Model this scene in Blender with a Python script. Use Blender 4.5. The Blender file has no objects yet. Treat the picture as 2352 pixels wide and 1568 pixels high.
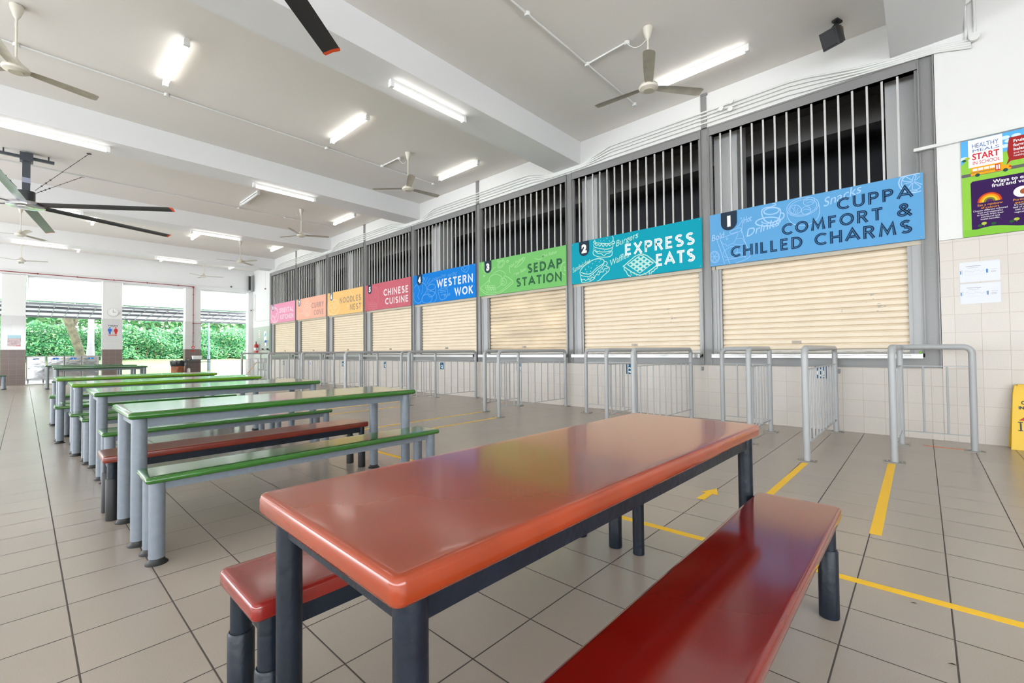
import bpy, bmesh, math, random
from mathutils import Vector, Matrix
random.seed(7)
S = bpy.context.scene
C = S.collection
# ---------------- camera, world, exposure ----------------
cam_d = bpy.data.cameras.new('camera'); cam = bpy.data.objects.new('camera', cam_d); C.objects.link(cam)
cam_d.sensor_width = 36; cam_d.lens = 36*1028.13/2352; cam_d.clip_start = .05; cam_d.clip_end = 300
YAW, PITCH, ROLL, EYE = -.742151, .0209726, -.00948116, 1.07
def camvec(d):
    x, y, z = d
    cx = x*math.cos(YAW)-y*math.sin(YAW); cf = x*math.sin(YAW)+y*math.cos(YAW)
    f2 = cf*math.cos(PITCH)+z*math.sin(PITCH); u2 = -cf*math.sin(PITCH)+z*math.cos(PITCH)
    return (cx*math.cos(ROLL)+u2*math.sin(ROLL), cx*math.sin(ROLL)-u2*math.cos(ROLL), f2)
cols_ = [camvec(d) for d in ((1,0,0),(0,1,0),(0,0,1))]
right = Vector([c[0] for c in cols_]); up = -Vector([c[1] for c in cols_]); fwd = Vector([c[2] for c in cols_])
m = Matrix((right, up, -fwd)).transposed().to_4x4(); m.translation = (0, 0, EYE)
cam.matrix_world = m
S.camera = cam
S.view_settings.view_transform = 'Standard'; S.view_settings.look = 'None'
S.view_settings.gamma = 1; S.view_settings.use_curve_mapping = False
S.view_settings.exposure = 0.2
W = bpy.data.worlds.new('overcast_sky'); S.world = W; W.use_nodes = True
bg = W.node_tree.nodes['Background']; bg.inputs[0].default_value = (.90, .955, 1, 1); bg.inputs[1].default_value = 9.2
TUBE = 6.5

# ---------------- materials ----------------
MATS = {}
def mat(name, col, rough=.5, metal=0, bump=0, bscale=40, noise=0, nscale=8, coat=0, emit=0, trans=0, alpha=1, spec=.5, stretch=None, crough=.05, bdet=3):
    if name in MATS: return MATS[name]
    if name.startswith(('poster_','sign_','badge','print','notice_')): spec = .15; rough = .6
    M = bpy.data.materials.new(name); M.use_nodes = True; nt = M.node_tree; b = nt.nodes['Principled BSDF']
    def IN(k, v):
        if k in b.inputs: b.inputs[k].default_value = v
    IN('Base Color', (*col, 1)); IN('Roughness', rough); IN('Metallic', metal); IN('Coat Weight', coat); IN('Coat Roughness', crough)
    IN('Transmission Weight', trans); IN('Alpha', alpha); IN('Specular IOR Level', spec)
    if emit: IN('Emission Color', (*col, 1)); IN('Emission Strength', emit)
    tc = nt.nodes.new('ShaderNodeTexCoord'); mp = nt.nodes.new('ShaderNodeMapping'); nt.links.new(tc.outputs['Object'], mp.inputs[0])
    if stretch: mp.inputs['Scale'].default_value = stretch
    if noise:
        n = nt.nodes.new('ShaderNodeTexNoise'); n.inputs['Scale'].default_value = nscale; n.inputs['Detail'].default_value = 6
        nt.links.new(mp.outputs[0], n.inputs['Vector'])
        mr = nt.nodes.new('ShaderNodeMapRange'); mr.inputs[1].default_value = .3; mr.inputs[2].default_value = .7
        mr.inputs[3].default_value = 1-noise; mr.inputs[4].default_value = 1+noise*.6
        nt.links.new(n.outputs[0], mr.inputs[0])
        mx = nt.nodes.new('ShaderNodeVectorMath'); mx.operation = 'SCALE'; mx.inputs[0].default_value = col
        nt.links.new(mr.outputs[0], mx.inputs['Scale']); nt.links.new(mx.outputs[0], b.inputs['Base Color'])
    if bump:
        n2 = nt.nodes.new('ShaderNodeTexNoise'); n2.inputs['Scale'].default_value = bscale; n2.inputs['Detail'].default_value = bdet
        nt.links.new(mp.outputs[0], n2.inputs['Vector'])
        bp = nt.nodes.new('ShaderNodeBump'); bp.inputs['Strength'].default_value = bump; bp.inputs['Distance'].default_value = .01
        nt.links.new(n2.outputs[0], bp.inputs['Height']); nt.links.new(bp.outputs[0], b.inputs['Normal'])
    MATS[name] = M; return M

def fabric_mat(name, col, thru):
    M = bpy.data.materials.new(name); M.use_nodes = True; nt = M.node_tree; nt.nodes.clear()
    o = nt.nodes.new('ShaderNodeOutputMaterial'); t = nt.nodes.new('ShaderNodeBsdfTranslucent'); d = nt.nodes.new('ShaderNodeBsdfDiffuse'); a = nt.nodes.new('ShaderNodeMixShader')
    t.inputs[0].default_value = (*col, 1); d.inputs[0].default_value = (*col, 1); a.inputs[0].default_value = thru
    nt.links.new(d.outputs[0], a.inputs[1]); nt.links.new(t.outputs[0], a.inputs[2]); nt.links.new(a.outputs[0], o.inputs[0]); MATS[name] = M; return M
def tile_mat(name, col, grout, ax, sx, sy, ox, oy, gw, rough, noise=.08, bump=.4, spec=.5, var=.05, brick=False, nscale=60):
    """world-aligned tiles: ax = the two axes, sx/sy pitch, ox/oy offsets, gw grout half width"""
    M = bpy.data.materials.new(name); M.use_nodes = True; nt = M.node_tree; L = nt.links; b = nt.nodes['Principled BSDF']
    g = nt.nodes.new('ShaderNodeNewGeometry'); sep = nt.nodes.new('ShaderNodeSeparateXYZ'); L.new(g.outputs['Position'], sep.inputs[0])
    def mth(op, a, bb=None, c=None):
        n = nt.nodes.new('ShaderNodeMath'); n.operation = op
        for i, v in enumerate((a, bb, c)):
            if v is None: continue
            if isinstance(v, (int, float)): n.inputs[i].default_value = v
            else: L.new(v, n.inputs[i])
        return n.outputs[0]
    a = mth('DIVIDE', mth('SUBTRACT', sep.outputs[ax[0]], ox), sx); c = mth('DIVIDE', mth('SUBTRACT', sep.outputs[ax[1]], oy), sy)
    if brick: a = mth('ADD', a, mth('MULTIPLY', mth('MODULO', mth('FLOOR', c), 2.0), .5))
    def dist(v, s): return mth('MULTIPLY', mth('SUBTRACT', .5, mth('ABSOLUTE', mth('SUBTRACT', mth('FRACT', v), .5))), s)
    d = mth('MINIMUM', dist(a, sx), dist(c, sy))
    mr = nt.nodes.new('ShaderNodeMapRange'); mr.inputs[1].default_value = gw*.7; mr.inputs[2].default_value = gw*1.5; L.new(d, mr.inputs[0])
    cell = nt.nodes.new('ShaderNodeCombineXYZ'); L.new(mth('FLOOR', a), cell.inputs[0]); L.new(mth('FLOOR', c), cell.inputs[1])
    wn = nt.nodes.new('ShaderNodeTexWhiteNoise'); wn.noise_dimensions = '3D'; L.new(cell.outputs[0], wn.inputs['Vector'])
    n = nt.nodes.new('ShaderNodeTexNoise'); n.inputs['Scale'].default_value = nscale; n.inputs['Detail'].default_value = 8; n.inputs['Roughness'].default_value = .7
    L.new(g.outputs['Position'], n.inputs['Vector'])
    v = mth('ADD', mth('MULTIPLY', mth('SUBTRACT', wn.outputs['Value'], .5), var), mth('ADD', 1.0, mth('MULTIPLY', mth('SUBTRACT', n.outputs[0], .5), noise*4)))
    sc = nt.nodes.new('ShaderNodeVectorMath'); sc.operation = 'SCALE'; sc.inputs[0].default_value = col; L.new(v, sc.inputs['Scale'])
    mx = nt.nodes.new('ShaderNodeMix'); mx.data_type = 'RGBA'; L.new(mr.outputs[0], mx.inputs['Factor'])
    mx.inputs['A'].default_value = (*grout, 1); L.new(sc.outputs[0], mx.inputs['B']); L.new(mx.outputs['Result'], b.inputs['Base Color'])
    rr = mth('ADD', mth('MULTIPLY', mth('SUBTRACT', 1.0, mr.outputs[0]), .5), rough); L.new(rr, b.inputs['Roughness'])
    b.inputs['Specular IOR Level'].default_value = spec
    bp = nt.nodes.new('ShaderNodeBump'); bp.inputs['Strength'].default_value = bump; bp.inputs['Distance'].default_value = .002
    L.new(mr.outputs[0], bp.inputs['Height']); L.new(bp.outputs[0], b.inputs['Normal'])
    MATS[name] = M; return M

# ---------------- mesh builder ----------------
class MB:
    def __init__(s): s.v = []; s.f = []
    def add(s, vs, fs):
        o = len(s.v); s.v += [tuple(p) for p in vs]; s.f += [tuple(i+o for i in f) for f in fs]; return s
    def box(s, a, b):
        x0, y0, z0 = a; x1, y1, z1 = b
        return s.add([(x0,y0,z0),(x1,y0,z0),(x1,y1,z0),(x0,y1,z0),(x0,y0,z1),(x1,y0,z1),(x1,y1,z1),(x0,y1,z1)],
                     [(0,3,2,1),(4,5,6,7),(0,1,5,4),(1,2,6,5),(2,3,7,6),(3,0,4,7)])
    def obox(s, c, ax, ay, az):  # oriented box: centre + half axes
        c = Vector(c); ax = Vector(ax); ay = Vector(ay); az = Vector(az)
        vs = [c+i*ax+j*ay+k*az for k in (-1,1) for (i,j) in ((-1,-1),(1,-1),(1,1),(-1,1))]
        return s.add(vs, [(0,3,2,1),(4,5,6,7),(0,1,5,4),(1,2,6,5),(2,3,7,6),(3,0,4,7)])
    def cyl(s, p0, p1, r0, r1=None, n=16, cap=True):
        r1 = r0 if r1 is None else r1
        p0 = Vector(p0); p1 = Vector(p1); d = (p1-p0).normalized()
        u = d.orthogonal().normalized(); w = d.cross(u)
        vs = []
        for p, r in ((p0, r0), (p1, r1)):
            for i in range(n):
                a = 2*math.pi*i/n; vs.append(p+u*math.cos(a)*r+w*math.sin(a)*r)
        fs = [(i, (i+1) % n, n+(i+1) % n, n+i) for i in range(n)]
        if cap: fs += [tuple(range(n-1, -1, -1)), tuple(range(n, 2*n))]
        return s.add(vs, fs)
    def tube(s, path, r, n=12, cap=True):
        P = [Vector(p) for p in path]; rings = []; t0 = (P[1]-P[0]).normalized(); u = t0.orthogonal().normalized()
        for i, p in enumerate(P):
            if i == 0: t = P[1]-P[0]
            elif i == len(P)-1: t = P[-1]-P[-2]
            else: t = (P[i+1]-p).normalized()+(p-P[i-1]).normalized()
            t.normalize(); u = (u-t*u.dot(t)).normalized(); w = t.cross(u)
            rr = r[i] if isinstance(r, (list, tuple)) else r
            rings.append([p+u*math.cos(2*math.pi*k/n)*rr+w*math.sin(2*math.pi*k/n)*rr for k in range(n)])
        return s.loft(rings, cap)
    def loft(s, rings, cap=True):
        n = len(rings[0]); vs = [q for r in rings for q in r]; fs = []
        for j in range(len(rings)-1):
            for i in range(n): fs.append((j*n+i, j*n+(i+1) % n, (j+1)*n+(i+1) % n, (j+1)*n+i))
        if cap: fs += [tuple(range(n-1, -1, -1)), tuple((len(rings)-1)*n+i for i in range(n))]
        return s.add(vs, fs)
    def lathe(s, prof, c, n=24, squash=1):
        return s.loft([[(c[0]+r*math.cos(2*math.pi*i/n), c[1]+r*squash*math.sin(2*math.pi*i/n), c[2]+z) for i in range(n)] for r, z in prof])
    def rbox(s, a, b, rc, prof):
        """rounded rectangle slab; prof = [(inset, z)...] from bottom to top"""
        rings = []
        for ins, z in prof:
            x0, y0, x1, y1 = a[0]+ins, a[1]+ins, b[0]-ins, b[1]-ins; r = max(rc-ins, .004); ring = []
            for cx, cy, a0 in ((x1-r, y1-r, 0), (x0+r, y1-r, 90), (x0+r, y0+r, 180), (x1-r, y0+r, 270)):
                for k in range(7):
                    t = math.radians(a0+90*k/6); ring.append((cx+r*math.cos(t), cy+r*math.sin(t), z))
            rings.append(ring)
        return s.loft(rings)
    def sphere(s, c, r, n=12, sq=(1,1,1)):
        prof = [(max(r*math.sin(math.pi*i/n), 1e-4), -r*math.cos(math.pi*i/n)) for i in range(n+1)]
        rings = [[(c[0]+q*math.cos(2*math.pi*k/(n*2))*sq[0], c[1]+q*math.sin(2*math.pi*k/(n*2))*sq[1], c[2]+z*sq[2]) for k in range(n*2)] for q, z in prof]
        return s.loft(rings)

WL = {}   # world location of each object
def link(o, parent, label, cat, group, kind):
    C.objects.link(o)
    if parent is not None: o.parent = parent
    if label: o['label'] = label
    if cat: o['category'] = cat
    if group: o['group'] = group
    if kind: o['kind'] = kind
def thing(name, loc, label, cat, group=None, kind=None):
    o = bpy.data.objects.new(name, None); o.empty_display_size = .1; o.location = loc
    link(o, None, label, cat, group, kind); WL[o.name] = Vector(loc); return o
def build(name, mb, material, parent=None, label=None, cat=None, group=None, kind=None, smooth=True, ang=35):
    me = bpy.data.meshes.new(name)
    if parent is not None: org = WL[parent.name]
    else:
        xs = [v[0] for v in mb.v]; ys = [v[1] for v in mb.v]; zs = [v[2] for v in mb.v]
        org = Vector(((min(xs)+max(xs))/2, (min(ys)+max(ys))/2, min(zs)))
    me.from_pydata([(v[0]-org[0], v[1]-org[1], v[2]-org[2]) for v in mb.v], [], mb.f)
    bm = bmesh.new(); bm.from_mesh(me); bmesh.ops.recalc_face_normals(bm, faces=bm.faces); bm.to_mesh(me); bm.free()
    if smooth:
        for p in me.polygons: p.use_smooth = True
        me.set_sharp_from_angle(angle=math.radians(ang))
    mats = material if isinstance(material, (list, tuple)) else [material]
    for q in mats: me.materials.append(q)
    o = bpy.data.objects.new(name, me)
    if parent is None: o.location = org
    link(o, parent, label, cat, group, kind); WL[o.name] = org.copy(); return o
def struct(name, mb, material, label, cat, parent=None):
    return build(name, mb, material, parent, label, cat, None, 'structure' if parent is None else None, smooth=True)

# flat drawing on a plane: map (u, v, d) -> point
def plane(O, Uv, Vv):
    O = Vector(O); Uv = Vector(Uv); Vv = Vector(Vv); N = Uv.cross(Vv).normalized()
    return lambda u, v, d=0: O+Uv*u+Vv*v+N*d
def poly(mb, pl, pts, d):
    mb.add([pl(u, v, d) for u, v in pts], [tuple(range(len(pts)))])
def rect(mb, pl, u0, v0, u1, v1, d): poly(mb, pl, [(u0,v0),(u1,v0),(u1,v1),(u0,v1)], d)
def ribbon(mb, pl, pts, w, d, closed=False):
    P = [Vector(p) for p in pts]; Q = [P[0]]
    for p in P[1:]:
        if (p-Q[-1]).length > 1e-5: Q.append(p)
    P = Q
    if closed and (P[0]-P[-1]).length < 1e-4: P = P[:-1]
    n = len(P)
    if n < 2: return
    L = []; R = []
    for i in range(n):
        a = P[i-1] if (i > 0 or closed) else None; b = P[(i+1) % n] if (i < n-1 or closed) else None
        if a is None: t = (b-P[i]).normalized(); nn = Vector((-t.y, t.x)); k = 1
        elif b is None: t = (P[i]-a).normalized(); nn = Vector((-t.y, t.x)); k = 1
        else:
            t1 = (P[i]-a).normalized(); t2 = (b-P[i]).normalized(); n1 = Vector((-t1.y, t1.x)); n2 = Vector((-t2.y, t2.x))
            nn = n1+n2
            if nn.length < .2: nn = n1; k = 1
            else: nn.normalize(); k = min(1/max(nn.dot(n1), .3), 2.2)
        L.append(P[i]+nn*w/2*k); R.append(P[i]-nn*w/2*k)
    vs = [pl(p.x, p.y, d) for p in L]+[pl(p.x, p.y, d) for p in R]
    rng = range(n) if closed else range(n-1)
    mb.add(vs, [(i, n+i, n+(i+1) % n, (i+1) % n) for i in rng])
def arc(cx, cy, rx, ry, a0, a1, n=10):
    return [(cx+rx*math.cos(math.radians(a0+(a1-a0)*i/n)), cy+ry*math.sin(math.radians(a0+(a1-a0)*i/n))) for i in range(n+1)]
# stroke lettering: cap height 1, strokes as centre lines
h = .09; T = 1-h
GL = {
 'A': (.86, [[(.05,h/2),(.43,T),(.81,h/2)],[(.19,.33),(.67,.33)]]),
 'C': (.78, [arc(.46,.5,.38,.5-h,48,312,14)]),
 'D': (.76, [[(.1,h),(.1,T)]+arc(.28,.5,.38,.5-h,90,-90,10)+[(.1,h)]]),
 'E': (.58, [[(.52,T),(.1,T),(.1,h),(.52,h)],[(.1,.5),(.47,.5)]]),
 'F': (.56, [[(.52,T),(.1,T),(.1,0)],[(.1,.5),(.46,.5)]]),
 'H': (.74, [[(.1,0),(.1,1)],[(.64,0),(.64,1)],[(.1,.5),(.64,.5)]]),
 'I': (.2, [[(.1,0),(.1,1)]]),
 'K': (.68, [[(.1,0),(.1,1)],[(.6,1),(.14,.48)],[(.25,.58),(.62,0)]]),
 'L': (.54, [[(.1,1),(.1,h),(.5,h)]]),
 'M': (.96, [[(.1,0),(.2,T),(.48,.22),(.76,T),(.86,0)]]),
 'N': (.78, [[(.1,0),(.1,T),(.68,h),(.68,1)]]),
 'O': (.88, [arc(.44,.5,.36,.5-h,90,450,20)]),
 'P': (.64, [[(.1,0),(.1,T)]+arc(.34,.7,.2,.3-h,90,-90,8)+[(.1,.7-.3+h)]]),
 'R': (.68, [[(.1,0),(.1,T)]+arc(.34,.71,.2,.29-h,90,-90,8)+[(.1,.42+h)],[(.34,.5),(.6,0)]]),
 'S': (.62, [arc(.31,.73,.21,.27-h,35,270,10)+arc(.31,.27,.23,.27-h+.005,90,-145,10)]),
 'T': (.66, [[(.02,T),(.64,T)],[(.33,T),(.33,0)]]),
 'U': (.74, [[(.1,1),(.1,.36)]+arc(.37,.36,.27,.36-h,180,360,10)+[(.64,1)]]),
 'V': (.8, [[(.06,1),(.4,h),(.74,1)]]),
 'W': (1.1, [[(.06,1),(.31,h),(.55,.85),(.79,h),(1.04,1)]]),
 'X': (.76, [[(.08,0),(.68,1)],[(.08,1),(.68,0)]]),
 'Y': (.76, [[(.06,1),(.38,.45),(.7,1)],[(.38,.45),(.38,0)]]),
 '&': (.82, [[(.78,.0),(.28,.62)]+arc(.38,.76,.16,.15,200,-40,10)+[(.3,.5)]+arc(.32,.28,.22,.2,110,330,9)+[(.72,.48)]]),
 ' ': (.42, []),
}
def word(mb, mi, pl, text, u_right, v, hgt, d, u_left=None, wt=.2, inl=.02, gap=.17):
    tot = sum(GL[c][0] for c in text)+gap*(len(text)-1)
    sx = hgt if u_left is None else (u_right-u_left)/tot
    u = u_right-tot*sx
    for c in text:
        w, st = GL[c]
        for si, s_ in enumerate(st):
            cl = len(s_) > 6 and (Vector(s_[0])-Vector(s_[-1])).length < .02
            pts = [(u+x*sx, v+y*hgt) for x, y in s_]
            ribbon(mb, pl, pts, wt*hgt, d+si*4e-4, cl)
            ribbon(mi, pl, [(x-.012*hgt, y) for x, y in pts], inl*hgt, d+.0022+si*4e-4, cl)
        u += (w+gap)*sx
def ftext(mb, pl, body, u, v, size, d, align='LEFT', shear=0, off=0, sx=1, width=None, spacing=1):
    cu = bpy.data.curves.new('t', 'FONT'); cu.body = body; cu.size = size; cu.align_x = align; cu.shear = shear; cu.offset = off; cu.resolution_u = 3; cu.space_character = spacing
    o = bpy.data.objects.new('t', cu); C.objects.link(o); dg = bpy.context.evaluated_depsgraph_get(); dg.update()
    me = bpy.data.meshes.new_from_object(o.evaluated_get(dg))
    vs = [(q.co.x, q.co.y) for q in me.vertices]
    if vs and width:
        w = max(p[0] for p in vs)-min(p[0] for p in vs); sx = width/max(w, 1e-6)
    mb.add([pl(u+x*sx, v+y, d) for x, y in vs], [tuple(p.vertices) for p in me.polygons])
    bpy.data.objects.remove(o); bpy.data.meshes.remove(me); bpy.data.curves.remove(cu)
def smoothpts(pts, n=3):
    if len(pts) < 3 or len(pts) > 15: return pts
    cl = pts[0] == pts[-1]; P = [Vector(p) for p in pts]; out = []
    for i in range(len(P)-1):
        p0 = P[i-1] if i > 0 else (P[-2] if cl else P[0]); p1 = P[i]; p2 = P[i+1]; p3 = P[i+2] if i+2 < len(P) else (P[1] if cl else P[-1])
        for k in range(n):
            t = k/n; q = .5*((2*p1)+(p2-p0)*t+(2*p0-5*p1+4*p2-p3)*t*t+(3*p1-p0-3*p2+p3)*t**3); out.append(tuple(q))
    out.append(tuple(P[-1])); return out
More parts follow.
